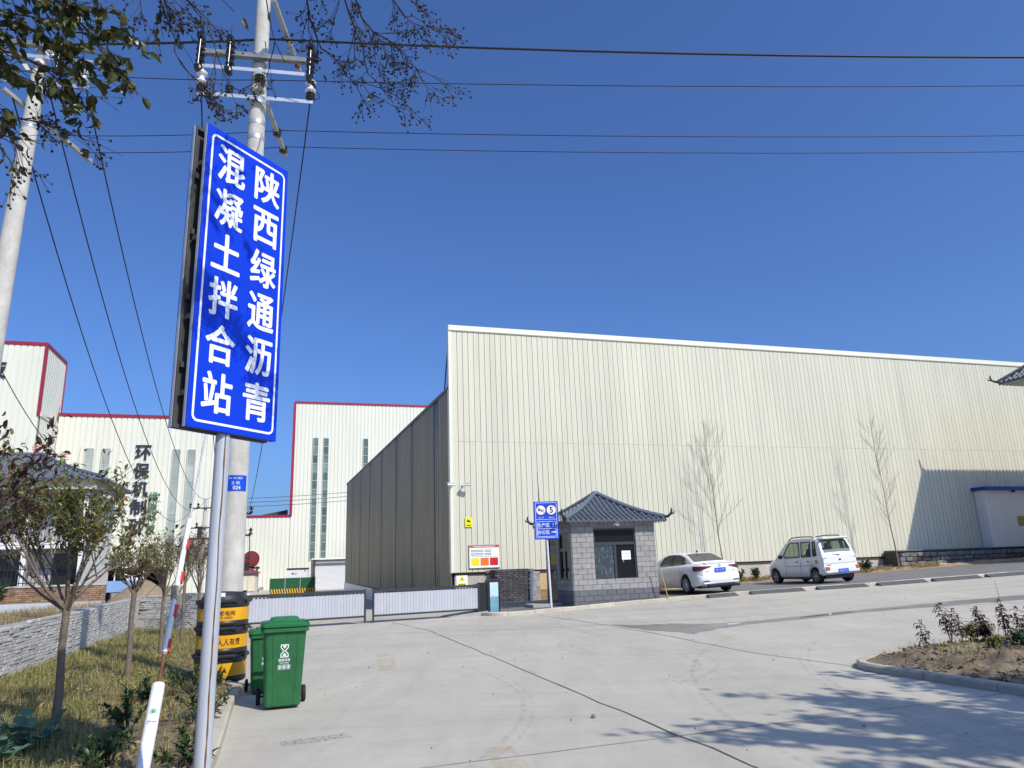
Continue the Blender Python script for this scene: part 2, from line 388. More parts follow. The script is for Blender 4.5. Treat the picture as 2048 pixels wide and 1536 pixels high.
b = MB(); b.add([(x, y, TZ+.12*ss(0, 1, 1)) for x, y in TERR], [tuple(range(len(TERR)))]); struct(b.build('terrace', mat('terrace_soil', (.25, .21, .14), .95, .25, 1.2, c2=(.30, .26, .17), bump=.3)))
TZ = .67
b = MB(); b.quad((-70, 14.5, TZ+.004), (-11.9, 24.0, TZ+.004), (-16.2, 33.0, TZ+.004), (-75, 30, TZ+.004)); struct(b.build('driveway', mat('driveway_concrete', (.50, .51, .51), .85, .08, .8)))

# slab joints, cracks, worn yellow marks, wet streak, tyre marks: thin sheets lying on the yard
JOINT = mat('joint_dirt', (.085, .08, .07), .95, .3, 6)
for P in ([(-3.95, 23.3), (-2.36, 19.73), (-.38, 13.31), (.9, 9.09), (1.77, 6.27), (3.2, 1.5)], [(.6, 23.8), (2.86, 16.85), (3.91, 13.1), (4.8, 11.2)]):
    path_strip('slab_joint', P, .020, .004, JOINT, .06)
for P in ([(-4.5, 5.1), (-.83, 6.52), (1.15, 7.2), (5.4, 8.75)], [(-7.5, 21.2), (-6.25, 22.2), (-.61, 22.73), (.8, 23)], [(-7, 18.6), (-1.9, 18.9), (2.2, 19.3)]):
    path_strip('slab_joint', P, .012, .0045, mat('fine_joint', (.18, .175, .16), .95, .3, 6), .02)
for P in ([(1.0, 23.2), (5, 22.6), (14, 23.6), (30, 27)], [(.9, 21.6), (6, 21.2), (16, 22.6), (32, 26)]):
    path_strip('slab_joint', P, .018, .004, mat('fine_joint', (.18, .175, .16), .95, .3, 6), .02)
WORN = decal('worn_yellow_paint', (.55, .43, .20), .36, 3.5, .40, .70)
for pts in ([(-2.85, 14.9), (-2.5, 14.9), (-2.02, 12.35), (-2.3, 12.4)], [(-.4, 7.15), (-.12, 7.15), (.1, 6.2), (-.2, 6.2)], [(.9, 19.2), (1.25, 19.2), (1.9, 16.6), (1.6, 16.6)]):
    l = [Vector(pts[0]).lerp(Vector(pts[3]), t/6) for t in range(7)]; r = [Vector(pts[1]).lerp(Vector(pts[2]), t/6) for t in range(7)]
    ribbon('road_marking', r, l, .005, WORN)
WET = mat('wet_concrete', (.17, .17, .16), .35, .25, 1.5, spec=.5); 
wl = [(2.3, 19.0), (3.0, 18.5), (3.75, 18.4), (4.4, 17.95), (5.15, 17.95), (6.23, 18.25), (8.2, 18.9), (10.4, 19.55), (13.4, 20.3), (18, 21.6), (26, 23.6)]
wr = [(2.3, 18.95), (2.9, 17.35), (3.7, 16.3), (4.5, 17.0), (5.25, 17.45), (6.3, 17.75), (8.3, 18.5), (10.5, 18.95), (13.5, 19.5), (18, 20.3), (26, 22)]
l = resample(wl, .25); r = resample(wr, .25); k = min(len(l), len(r)); 
def at_t(P, t):
    f = t*(len(P)-1); i = min(int(f), len(P)-2); return Vector(P[i]).lerp(Vector(P[i+1]), f-i)
N = 90; l = []; r = []
for i in range(N+1):
    t = i/N; a = at_t(wl, t); c = at_t(wr, t); d = (a-c); j = .12*noise.noise((t*40, 0, 1)); l.append(a+d*j); r.append(c-d*.14*noise.noise((t*33, 4, 1)))
ribbon('wet_streak', r, l, .0045, WET)
WATER = mat('puddle_water', (.05, .05, .05), .02, .05, 1, spec=.9)
for t0, t1, q0, q1 in ((.335, .40, .35, .7), (.40, .5, .45, .68), (.52, .6, .42, .62), (.62, .66, .4, .55)):
    l = []; r = []
    for i in range(13):
        t = t0+(t1-t0)*i/12; a = at_t(wl, t); c = at_t(wr, t); e = math.sin(PI*i/12)**.5; mid = (q0+q1)/2; hh = (q1-q0)/2*e+.004
        l.append(c.lerp(a, mid+hh)); r.append(c.lerp(a, mid-hh))
    struct(ribbon('puddle', r, l, .008, WATER))
TYRE = decal('tyre_mark_dust', (.20, .20, .19), .20, 7, .42, .72)
def arc(c, r, a0, a1, n=18): return [(c[0]+r*math.cos(a0+(a1-a0)*i/n), c[1]+r*math.sin(a0+(a1-a0)*i/n)) for i in range(n+1)]
for c, r, a0, a1, w_ in (((3.2, 15.0), 2.2, 2.3, 4.2, .10), ((3.2, 15.0), 2.45, 2.4, 4.1, .08), ((.2, 12.5), 2.6, -.9, .9, .12), ((.2, 12.5), 2.9, -.9, .8, .08), ((9.0, 19), 5, 1.3, 2.2, .12), ((9.0, 19), 5.6, 1.2, 2.15, .12), ((12.5, 19.5), 5, 1.3, 2.1, .12), ((5.2, 21), 3, .6, 1.8, .12),
    ((16, 8), 12.2, 2.6, 3.4, .07), ((16, 8), 12.32, 2.6, 3.4, .04), ((16, 8), 13.9, 2.55, 3.35, .07), ((-7, 9), 7, -.6, .5, .06), ((-7, 9), 7.12, -.5, .4, .04), ((5, 20), 4, 2.4, 3.6, .06)):
    path_strip('tyre_mark', arc(c, r, a0, a1), w_, .0055, TYRE)
path_strip('debris_patch', [(-2.35, 7.55), (-2.05, 7.68), (-1.75, 7.85)], .22, .006, decal('gravel_dust', (.2, .2, .19), .5, 28, .46, .6))
# loose stones and leaves lying on the concrete
PEB = mat('loose_pebble', (.25, .17, .12), .9, .3, 8)
def chip(b, s_, c=(0, 0, 0)):
    o = len(b.v); b.lathe([(1e-4, 0), (s_, s_*.3), (s_*.8, s_*1.0), (1e-4, s_*1.3)], (0, 0, 0), 6, smooth=False); sx, sy = random.uniform(.7, 1.4), random.uniform(.7, 1.3)
    for i in range(o, len(b.v)): p = b.v[i]; b.v[i] = (c[0]+p[0]*sx, c[1]+p[1]*sy, c[2]+p[2])
b = MB(); chip(b, .028); o = b.build('pebble', PEB, loc=(.74, 8.25, .003)); tag(o, 'brown stone chip lying alone on the concrete yard near the camera', 'pebble')
b = MB()
for k in range(170):
    x, y = random.uniform(-6, 12), random.uniform(6.3, 24)
    if y < 24 and x > lk_x(min(y, 21.6))+.15 and not (x > 4.2 and y < 14.5): chip(b, random.uniform(.003, .010)*(1+.02*y), (x, y, gz(x, y)+.002))
o = b.build('grit', PEB); o['kind'] = 'stuff'; o['label'] = 'bits of grit scattered over the concrete yard'
# ------------------------------------------------------------------ lettering
_tc = {}
def glyphs(body, bold=.0):
    key = (body, bold)
    if key not in _tc:
        c = bpy.data.curves.new('t', 'FONT'); c.body = body; c.size = 1; c.offset = bold; c.align_x = 'CENTER'; c.align_y = 'CENTER'; c.resolution_u = 3
        o = bpy.data.objects.new('t', c); col.objects.link(o); dg = bpy.context.evaluated_depsgraph_get(); dg.update()
        me = bpy.data.meshes.new_from_object(o.evaluated_get(dg))
        vs = [tuple(v.co) for v in me.vertices]; fs = [tuple(p.vertices) for p in me.polygons]
        bpy.data.objects.remove(o); bpy.data.curves.remove(c); bpy.data.meshes.remove(me)
        if vs:
            x0 = min(v[0] for v in vs); x1 = max(v[0] for v in vs); y0 = min(v[1] for v in vs); y1 = max(v[1] for v in vs)
            vs = [(v[0]-(x0+x1)/2, v[1]-(y0+y1)/2) for v in vs]; _tc[key] = (vs, fs, x1-x0, y1-y0)
        else: _tc[key] = ([], [], 1, 1)
    return _tc[key]
def letters(mb, body, cx, cz, wd=None, h=None, y=0., bold=.0):
    """flat print in the x-z plane facing -y, fitted to width wd and/or height h"""
    vs, fs, W, H = glyphs(body, 0)
    if h is None: h = wd*H/W
    if wd is None: wd = h*W/H
    s_ = bold*1.0*h/max(H, .5); wd_, h_ = wd-2*s_, h-2*s_       # stroke weight: the same print laid a hair apart several times
    offs = [(0, 0)] if not bold else [(0, 0), (s_, 0), (-s_, 0), (0, s_*.8), (0, -s_*.8), (s_*.7, s_*.6), (-s_*.7, s_*.6), (s_*.7, -s_*.6), (-s_*.7, -s_*.6)]
    for k, (ox, oz) in enumerate(offs): mb.add([(cx+v[0]*wd_/W+ox, y-k*.00012, cz+v[1]*h_/H+oz) for v in vs], fs)
def rrect(x0, x1, z0, z1, r, n=5):
    P = []
    for cx, cz, a in ((x1-r, z1-r, 0), (x0+r, z1-r, PI/2), (x0+r, z0+r, PI), (x1-r, z0+r, 1.5*PI)):
        P += [(cx+r*math.cos(a+PI/2*i/n), cz+r*math.sin(a+PI/2*i/n)) for i in range(n+1)]
    return P
def frame_line(mb, x0, x1, z0, z1, r, t, y):
    a = rrect(x0, x1, z0, z1, r); c = rrect(x0+t, x1-t, z0+t, z1-t, max(.001, r-t)); n = len(a)
    mb.add([(p[0], y, p[1]) for p in a]+[(p[0], y, p[1]) for p in c], [(i, (i+1) % n, n+(i+1) % n, n+i) for i in range(n)])
def disc(mb, cx, cz, r, y, n=24, r0=0):
    if r0:
        mb.add([(cx+q*math.cos(2*PI*i/n), y, cz+q*math.sin(2*PI*i/n)) for q in (r, r0) for i in range(n)], [(i, (i+1) % n, n+(i+1) % n, n+i) for i in range(n)])
    else: mb.add([(cx+r*math.cos(2*PI*i/n), y, cz+r*math.sin(2*PI*i/n)) for i in range(n)], [tuple(range(n))])
def flat(mb, pts, y): mb.add([(p[0], y, p[1]) for p in pts], [tuple(range(len(pts)))])

# ------------------------------------------------------------------ the large cream shed
shed = thing('warehouse', 'huge cream ribbed sheet metal warehouse filling the right half behind the booth and cars', 'warehouse', tuple(OO), A1)
UL = 38.0; TOP = 12.23; BOT = 1.36; SEAM = 6.9; PIT = .2567
b = MB(); b.bx(0.05, UL, .07, .09, BOT+.02, TOP-.05); b.build('backing', mat('shadow_joint', (.16, .155, .12), .8, .1, 2), shed)
def panel_mesh(h, mname):
    b = MB(); w_ = PIT-.021; prof = [(0, .035), (0, 0), (w_*.3, 0), (w_*.32, .004), (w_*.38, .004), (w_*.40, 0), (w_*.62, 0), (w_*.64, .004), (w_*.70, .004), (w_*.72, 0), (w_, 0), (w_, .035)]
    vs = [(p[0], p[1], z) for z in (0, h) for p in prof]; n = len(prof)
    b.add(vs, [(k, k+1, n+k+1, n+k) for k in range(n-1)]); return b.mesh('wall_panel', CREAM)
pl = panel_mesh(SEAM-BOT-.007, 'lower'); pu = panel_mesh(TOP-.27-SEAM, 'upper')
k = 0
while k < 148:
    u = .10+k*PIT; dz = random.uniform(-.003, .003); dy = random.uniform(0, .006)
    zb = BOT
    link('wall_panel', pl, shed, (u, dy, BOT)); link('wall_panel', pu, shed, (u, dy*.6, SEAM+dz)); k += 1
b = MB(); b.bx(-.06, UL, -.05, .22, TOP-.26, TOP, .02); b.build('parapet_cap', CREAM_TRIM, shed)
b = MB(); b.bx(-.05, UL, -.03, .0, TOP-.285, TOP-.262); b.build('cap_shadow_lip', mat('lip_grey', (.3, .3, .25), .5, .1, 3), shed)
b = MB(); b.bx(-.055, .095, -.012, .3, BOT-.02, TOP-.262, .01); b.build('corner_trim', CREAM_TRIM, shed)
b = MB(); b.bx(1.46, 3.6, -.014, .0, 1.28, 1.40); b.bx(.0, 1.44, -.014, 0, 1.335, 1.36); b.build('bottom_flashing', mat('flashing', (.12, .11, .09), .6, .2, 3), shed)
b = MB(); b.bx(.12, UL, .10, .3, -1.3, BOT-.12); b.build('plinth', PLINTH, shed)
b = MB(); b.bx(.12, UL, .06, .25, BOT-.12, BOT-.0); b.build('gap_under_sheet', mat('gap_brown', (.07, .055, .04), .9, .2, 3), shed)
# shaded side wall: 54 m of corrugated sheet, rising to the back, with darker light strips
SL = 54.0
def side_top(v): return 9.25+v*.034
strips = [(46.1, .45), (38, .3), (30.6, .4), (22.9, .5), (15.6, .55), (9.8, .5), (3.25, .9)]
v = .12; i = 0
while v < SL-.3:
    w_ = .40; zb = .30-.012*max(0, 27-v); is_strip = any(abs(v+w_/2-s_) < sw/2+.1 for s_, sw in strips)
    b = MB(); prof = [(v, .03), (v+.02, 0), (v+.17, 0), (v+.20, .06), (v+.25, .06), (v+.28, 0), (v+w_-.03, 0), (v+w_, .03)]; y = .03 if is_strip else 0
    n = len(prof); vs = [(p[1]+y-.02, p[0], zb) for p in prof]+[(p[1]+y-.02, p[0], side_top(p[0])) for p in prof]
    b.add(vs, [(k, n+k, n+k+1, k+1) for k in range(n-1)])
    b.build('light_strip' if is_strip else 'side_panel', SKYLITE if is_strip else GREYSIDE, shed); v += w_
b = MB(); b.add([(.03, .1, -.2), (.03, SL, .2), (.03, SL, side_top(SL)+.02), (.03, .1, side_top(0)+.02)], [(0, 1, 2, 3)]); b.build('side_backing', mat('shadow_joint', (.16, .155, .12), .8, .1, 2), shed)
b = MB(); b.bar((-.01, .1, side_top(0)+.06), (-.01, SL, side_top(SL)+.06), .12, .14); b.build('side_gutter', mat('gutter_dark', (.09, .09, .085), .5, .1, 2), shed)
b = MB(); b.add([(-.08, .3, -1.4), (-.08, SL, -1.4), (-.08, SL, .34), (-.08, 27, .2), (-.08, .3, -.12), (.1, .3, -.12), (.1, SL, .34)], [(0, 1, 2, 3, 4)]); b.build('side_plinth', WHITE, shed)
b = MB(); b.add([(0, .25, side_top(0)), (UL, .25, side_top(0)), (UL, SL, side_top(SL)), (0, SL, side_top(SL))], [(0, 1, 2, 3)]); b.bx(UL-.1, UL, .3, SL, -1, 9.2); b.bx(0, UL, SL-.1, SL, -1, 10.5); b.build('roof', mat('roof_sheet', (.4, .4, .38), .5, .1, 1), shed)
b = MB(); b.bar((.0, .5, side_top(0)), (-.0, .18, TOP-1.0), .07); b.bar((0, 1.2, side_top(0)), (.02, .22, TOP-.4), .05); b.build('parapet_brace', DARKSTEEL, shed)

def on_shed(name, label, cat, u, z, off=.0, group=None): return thing(name, label, cat, tuple(SW(u, -off, z)), A1, group)
# notice board
t = on_shed('notice_board', 'white notice board with orange header and yellow, orange and red boxes on the shed wall', 'notice board', 1.385, 1.985, .06)
b = MB(); b.bx(-.68, .68, 0, .05, -.49, .49, .01); b.build('frame', mat('board_frame', (.35, .35, .36), .5, .1, 4), t)
b = MB(); flat(b, [(-.65, -.46), (.65, -.46), (.65, .46), (-.65, .46)], -.004); b.build('panel', SIGNW, t)
b = MB(); flat(b, [(-.65, .36), (.65, .36), (.65, .46), (-.65, .46)], -.007); b.build('header', mat('header_orange', (.50, .10, .025), .5, .05, 3), t)
for x, c in ((-.41, (.80, .66, .02)), (0.0, (.75, .17, .015)), (.41, (.55, .012, .02))):
    b = MB(); flat(b, [(x-.18, -.38), (x+.18, -.38), (x+.18, -.06), (x-.18, -.06)], -.007); b.build('colour_box', mat('box_%d' % int(c[1]*100), c, .5, .04, 3), t)
b = MB()
for z in (.26, .20, .12, .06):
    for x0, x1 in ((-.6, -.05), (0, .3)): flat(b, [(x0, z-.014), (x1, z-.014), (x1, z+.012), (x0, z+.012)], -.007)
b.build('printed_lines', mat('print_green', (.05, .17, .14), .6, .3, 9), t); b = MB()
for x in range(14): flat(b, [(-.55+x*.08, -.02), (-.50+x*.08, -.02), (-.50+x*.08, .0), (-.55+x*.08, .0)], -.007)
b.build('printed_lines', mat('print_green', (.05, .17, .14), .6, .3, 9), t); b = MB()
for x in range(16): flat(b, [(-.48+x*.06, .395), (-.44+x*.06, .395), (-.44+x*.06, .425), (-.48+x*.06, .425)], -.0085)
b.build('header_text', SIGNW, t)
# yellow camera sign and triangular warning sign
t = on_shed('warning_sign', 'small yellow surveillance sign screwed to the shed wall above the notice board', 'sign', .72, 3.41, .05)
b = MB(); b.bx(-.15, .15, 0, .03, -.2, .2, .005); b.build('plate', mat('sign_yellow', (.78, .70, .01), .45, .05, 3), t)
b = MB(); flat(b, [(-.09, .02), (.09, -.0), (.06, .08), (-.02, .1), (-.03, .16), (-.05, .1)], -.003); flat(b, [(-.1, -.14), (.1, -.14), (.1, -.10), (-.1, -.10)], -.003); b.build('pictogram', INK, t)
t = on_shed('hazard_sign', 'white hazard sticker with yellow triangle on the plinth beside the gate', 'sign', .42, 1.02, -.07)
b = MB(); b.bx(-.24, .24, 0, .02, -.3, .25); b.build('plate', SIGNW, t)
b = MB(); flat(b, [(-.14, -.02), (.14, -.02), (0, .21)], -.003); flat(b, [(-.17, -.19), (.17, -.19), (.17, -.1), (-.17, -.1)], -.003); b.build('triangle', mat('sign_yellow', (.78, .70, .01), .45, .05, 3), t)
b = MB(); flat(b, [(-.025, .02), (.025, .02), (.012, .13), (-.012, .13)], -.006)
for x in range(4): flat(b, [(-.14+x*.075, -.17), (-.09+x*.075, -.17), (-.09+x*.075, -.12), (-.14+x*.075, -.12)], -.006)
b.build('mark', INK, t)
for lab, u, dx in (('white bullet camera on the shed corner pointing along the dark side wall', .02, -.28), ('bullet camera just right of the shed corner, pointing along the cream front', .5, .26)):
    t = on_shed('security_camera', lab, 'camera', u, 4.98, .02, 'cameras on the shed corner')
    b = MB(); b.bx(-.05, .05, -.02, .02, -.05, .05); b.bar((0, -.0, 0), (0, -.28, .0), .035); b.build('bracket', WHITE, t)
    b = MB(); b.tube([(-dx*.25, -.30, .0), (dx, -.38, -.0)], .058, 10); b.build('housing', WHITE, t)
    b = MB(); b.bar((-dx*.25, -.30, .065), (dx*1.15, -.385, .065), .14, .012); b.build('sunshield', WHITE, t)
    b = MB(); b.tube([(dx, -.38, 0), (dx*1.06, -.384, 0)], .048, 10); b.build('lens', BLACK, t)

# brick stub, blue-grey post and rubble under the sheet, between gate and booth
st = thing('brick_pier', 'dark grey brick stub wall under the shed sheet beside the light box', 'wall', tuple(SW(1.62, -.85, -.1)), A1)
b = MB(); b.bx(0, 1.45, .02, .75, 0, 1.52); b.build('core', mat('mortar_dark', (.05, .05, .05), .9, .2, 6), st)
DBR = mat('dark_stack_brick', (.075, .075, .08), .85, .25, 8, rnd=.3); bm_ = MB().box((0, 0, 0), (.225, .06, .078), 0, .006).mesh('brick', DBR)
for r in range(17):
    for c in range(6):
        x = .12+c*.24+(.06 if r % 2 else -.02)
        if x < 1.40: link('brick', bm_, st, (x, .0+random.uniform(-.012, .012), .045+r*.088), (0, 0, random.uniform(-.04, .04)))
t = thing('brick_column', 'ragged column of pale stacked bricks between the blue post and tan plaster', 'brick column', tuple(SW(3.22, -.55, -.05)), A1)
LBR = mat('pale_stack_brick', (.33, .32, .31), .85, .2, 8, rnd=.2); bm2 = MB().box((0, 0, 0), (.23, .2, .075), 0, .008).mesh('brick', LBR)
for r in range(16): link('brick', bm2, t, (.12+random.uniform(-.02, .02), 0, .04+r*.084), (0, 0, random.uniform(-.08, .08))); link('brick', bm2, t, (.32+random.uniform(-.05, .02), .02, .04+r*.084), (0, 0, random.uniform(-.1, .1)))
o = MB().box((0, 0, .72), (.13, .1, 1.45), 0, .01).build('steel_post', mat('blue_grey_steel', (.16, .21, .33), .4, .2, 5, metal=.3), None, loc=tuple(SW(3.1, -.95, -.06)), rot=(0, .03, A1)); tag(o, 'short blue-grey steel post standing at the end of the dark brick stub', 'post')
t = thing('plaster_panel', 'tan plaster patch with crumbling brick base beside the booth door', 'wall', tuple(SW(3.55, -.12, -.1)), A1)
b = MB(); b.bx(0, .75, 0, .1, .62, 1.3); b.build('plaster', TAN, t)
b = MB(); b.bx(0, .75, .02, .1, 0, .6); b.build('rubble_base', mat('crumbled_tan', (.42, .29, .15), .95, .4, 14, c2=(.16, .09, .05), bump=.8, bscale=18), t)
o = MB().bx(0, 1.5, 0, .9, 0, .16, .02).build('concrete_step', CONC_D, None, loc=(.45, 25.9, gz(.5, 26)+.06), rot=(0, 0, A1)); tag(o, 'low grey concrete step between the brick stub and the booth', 'step')
b = MB(); b.prism([(0, 0), (1.5, 0), (1.5, .16), (.2, .05)], 0, .9); o = b.build('concrete_ramp', CONC_D, None, fix=True, loc=(-2.35, 24.35, -.01), rot=(0, 0, math.radians(27))); tag(o, 'tilted concrete slab lying at the foot of the gate end by the light box', 'slab')

# ------------------------------------------------------------------ guard booth
BR = mat('grey_block', (.265, .255, .25), .8, .16, 3.5, bump=.25, bscale=40, rnd=.07)
BRD = mat('dark_block', (.115, .12, .135), .8, .12, 14, bump=.25, bscale=40, rnd=.08)
MORT = mat('grey_mortar', (.20, .20, .21), .9, .1, 10)
TILE = mat('slate_tile', (.075, .092, .12), .38, .2, 8, spec=.5, rnd=.12)
RIDGE = mat('slate_ridge', (.10, .12, .145), .4, .15, 6, spec=.5)
BX, BY = 3.2, 2.6; BZ0 = .12; BZ1 = 3.02
booth = thing('guard_booth', 'grey block gatehouse booth with dark tiled pyramid roof and notice taped in its window', 'booth', (1.85, 25.32, 0), A1)
def wall_with_hole(b, x0, x1, z0, z1, holes, y0, y1):
    """wall along x, holes (hx0, hx1, hz0, hz1) cut out"""
    xs_ = sorted({x0, x1, *[h[0] for h in holes], *[h[1] for h in holes]}); zs_ = sorted({z0, z1, *[h[2] for h in holes], *[h[3] for h in holes]})
    for i in range(len(xs_)-1):
        for j in range(len(zs_)-1):
            cx, cz = (xs_[i]+xs_[i+1])/2, (zs_[j]+zs_[j+1])/2
            if not any(h[0] < cx < h[1] and h[2] < cz < h[3] for h in holes): b.bx(xs_[i], xs_[i+1], y0, y1, zs_[j], zs_[j+1])
FW = (.82, 2.42, .98, 2.72); LW = (.30, 1.22, 1.02, 2.62); DR = (1.50, 2.45, .18, 2.62)
b = MB(); wall_with_hole(b, 0, BX, BZ0-.2, BZ1, [FW], 0, .16); wall_with_hole(b, 0, BX, BZ0-.2, BZ1, [], BY-.16, BY); b.build('wall', MORT, booth)
b = MB(Matrix.Rotation(-PI/2, 4, 'Z') @ Matrix.Translation((-BY, 0, 0))); wall_with_hole(b, .162, BY-.162, BZ0-.2, BZ1, [(BY-LW[1], BY-LW[0], LW[2], LW[3]), (BY-DR[1], BY-DR[0], DR[2], DR[3])], 0, .16); b.build('side_wall', MORT, booth)
b = MB(); b.bx(BX-.16, BX, .162, BY-.162, BZ0-.2, BZ1); b.build('side_wall', MORT, booth)
b = MB(); b.bx(.16, BX-.16, .16, BY-.16, .14, .18); b.bx(.16, BX-.16, .16, BY-.16, BZ1-.06, BZ1-.01); b.build('floor', DARKVOID, booth)
b = MB(); b.bx(.9, 2.3, 1.9, 2.5, .18, .95); b.build('desk', mat('desk_brown', (.12, .08, .05), .6, .1, 3), booth)
CW, CH = .345, .178
cache = {}
def bricks(axis, length, holes, sgn):
    rows = int((BZ1-BZ0)/CH)
    for r in range(rows):
        z0 = BZ0+.004+r*CH; off = 0 if r % 2 else CW/2; x = -off
        while x < length-.01:
            a, c = max(0.0, x), min(length, x+CW); x += CW
            segs = [(a, c)]
            for h in holes:
                if h[2]-.03 < z0+CH/2 < h[3]+.03:
                    ns = []
                    for s_ in segs:
                        if s_[1] <= h[0] or s_[0] >= h[1]: ns.append(s_); continue
                        if s_[0] < h[0]: ns.append((s_[0], h[0]))
                        if s_[1] > h[1]: ns.append((h[1], s_[1]))
                    segs = ns
            for a2, c2 in segs:
                w_ = c2-a2-.009
                if w_ < .03: continue
                m = BRD if r < 3 else BR; key = (round(w_, 3), r < 3)
                if key not in cache: cache[key] = MB().box((0, 0, 0), (w_, .03, CH-.009), 0, .005).mesh('brick', m)
                pr = random.uniform(-.003, .002); q = (a2+c2)/2
                if axis == 'x': link('brick', cache[key], booth, (q, -.008+pr, z0+CH/2))
                else: link('brick', cache[key], booth, (-.008+pr, q, z0+CH/2), (0, 0, PI/2))
bricks('x', BX, [FW], 1); bricks('y', BY, [LW, DR], 1)
FRM = mat('dark_window_frame', (.035, .038, .045), .4, .1, 5)
def window(par, M, x0, x1, z0, z1, top_h, gm, papers=None, mull=True):
    """frame with a transom light over two sliding panes, lying in the local x-z plane facing -y"""
    fr = MB(M); t_ = .055
    fr.bx(x0, x1, .02, .10, z0, z0+t_); fr.bx(x0, x1, .02, .10, z1-t_, z1); fr.bx(x0, x0+t_, .02, .10, z0+t_, z1-t_); fr.bx(x1-t_, x1, .02, .10, z0+t_, z1-t_)
    zt = z1-top_h; fr.bx(x0+t_, x1-t_, .015, .10, zt-.05, zt+.05)
    xm = (x0+x1)/2
    if mull: fr.bx(xm-.045, xm+.045, .02, .10, z0+t_, zt-.05)
    wdw = fr.build('window', FRM, par)
    for k, (a, c, e, f) in enumerate(((x0+t_, x1-t_, zt+.05, z1-t_), (x0+t_, xm-.045, z0+t_, zt-.05), (xm+.045, x1-t_, z0+t_, zt-.05))):
        p = MB(M); p.bx(a, c, .055, .065, e, f); p.build('pane', gm[k] if isinstance(gm, list) else gm, wdw)
    return wdw
BGL = glass('booth_glass', (.02, .024, .03), .03, .55, (.62, .66, .68)); BGD = glass('booth_glass_dark', (.012, .013, .016), .12)
BGD.node_tree.nodes['Principled BSDF'].inputs['Specular IOR Level'].default_value = .12
def smear_glass():
    m = glass('smeared_glass', (.03, .045, .055), .12); n = m.node_tree.nodes; L = m.node_tree.links.new; P = n['Principled BSDF']
    tc = n.new('ShaderNodeTexCoord'); mp = n.new('ShaderNodeMapping'); mp.inputs['Scale'].default_value = (7, 1, 2.4); L(tc.outputs['Object'], mp.inputs[0]); z = n.new('ShaderNodeTexNoise'); z.inputs['Scale'].default_value = 1.6; z.inputs['Detail'].default_value = 6; z.inputs['Distortion'].default_value = 1.5; L(mp.outputs[0], z.inputs['Vector'])
    cr = n.new('ShaderNodeValToRGB'); cr.color_ramp.elements[0].position = .5; cr.color_ramp.elements[0].color = (.025, .038, .05, 1); cr.color_ramp.elements[1].position = .72; cr.color_ramp.elements[1].color = (.12, .15, .17, 1); L(z.outputs[0], cr.inputs[0]); L(cr.outputs[0], P.inputs['Base Color']); return m
window(booth, Matrix.Identity(4), *FW, .52, [BGD, smear_glass(), BGD])
Msd = Matrix.Rotation(-PI/2, 4, 'Z') @ Matrix.Translation((-BY, 0, 0))
window(booth, Msd, BY-LW[1], BY-LW[0], LW[2], LW[3], .58, BGL)
b = MB(Msd); x0, x1 = BY-DR[1], BY-DR[0]; b.bx(x0, x0+.07, .0, .1, DR[2], DR[3]); b.bx(x1-.07, x1, .0, .1, DR[2], DR[3]); b.bx(x0+.07, x1-.07, .0, .1, DR[3]-.07, DR[3]); dr = b.build('door', FRM, booth)
b = MB(Msd); b.bx(x0+.07, x1-.07, .04, .06, DR[2], DR[3]-.07); b.build('pane', BGD, dr)
b = MB(Msd); b.bx(x1-.16, x1-.13, -.05, .03, 1.05, 1.35); b.build('handle', GALV, dr)
b = MB(); b.bx(-.02, BX+.02, -.02, .0, BZ1-.10, BZ1-.0); b.build('eave_band', mat('eave_band', (.12, .12, .13), .7, .1, 4), booth)

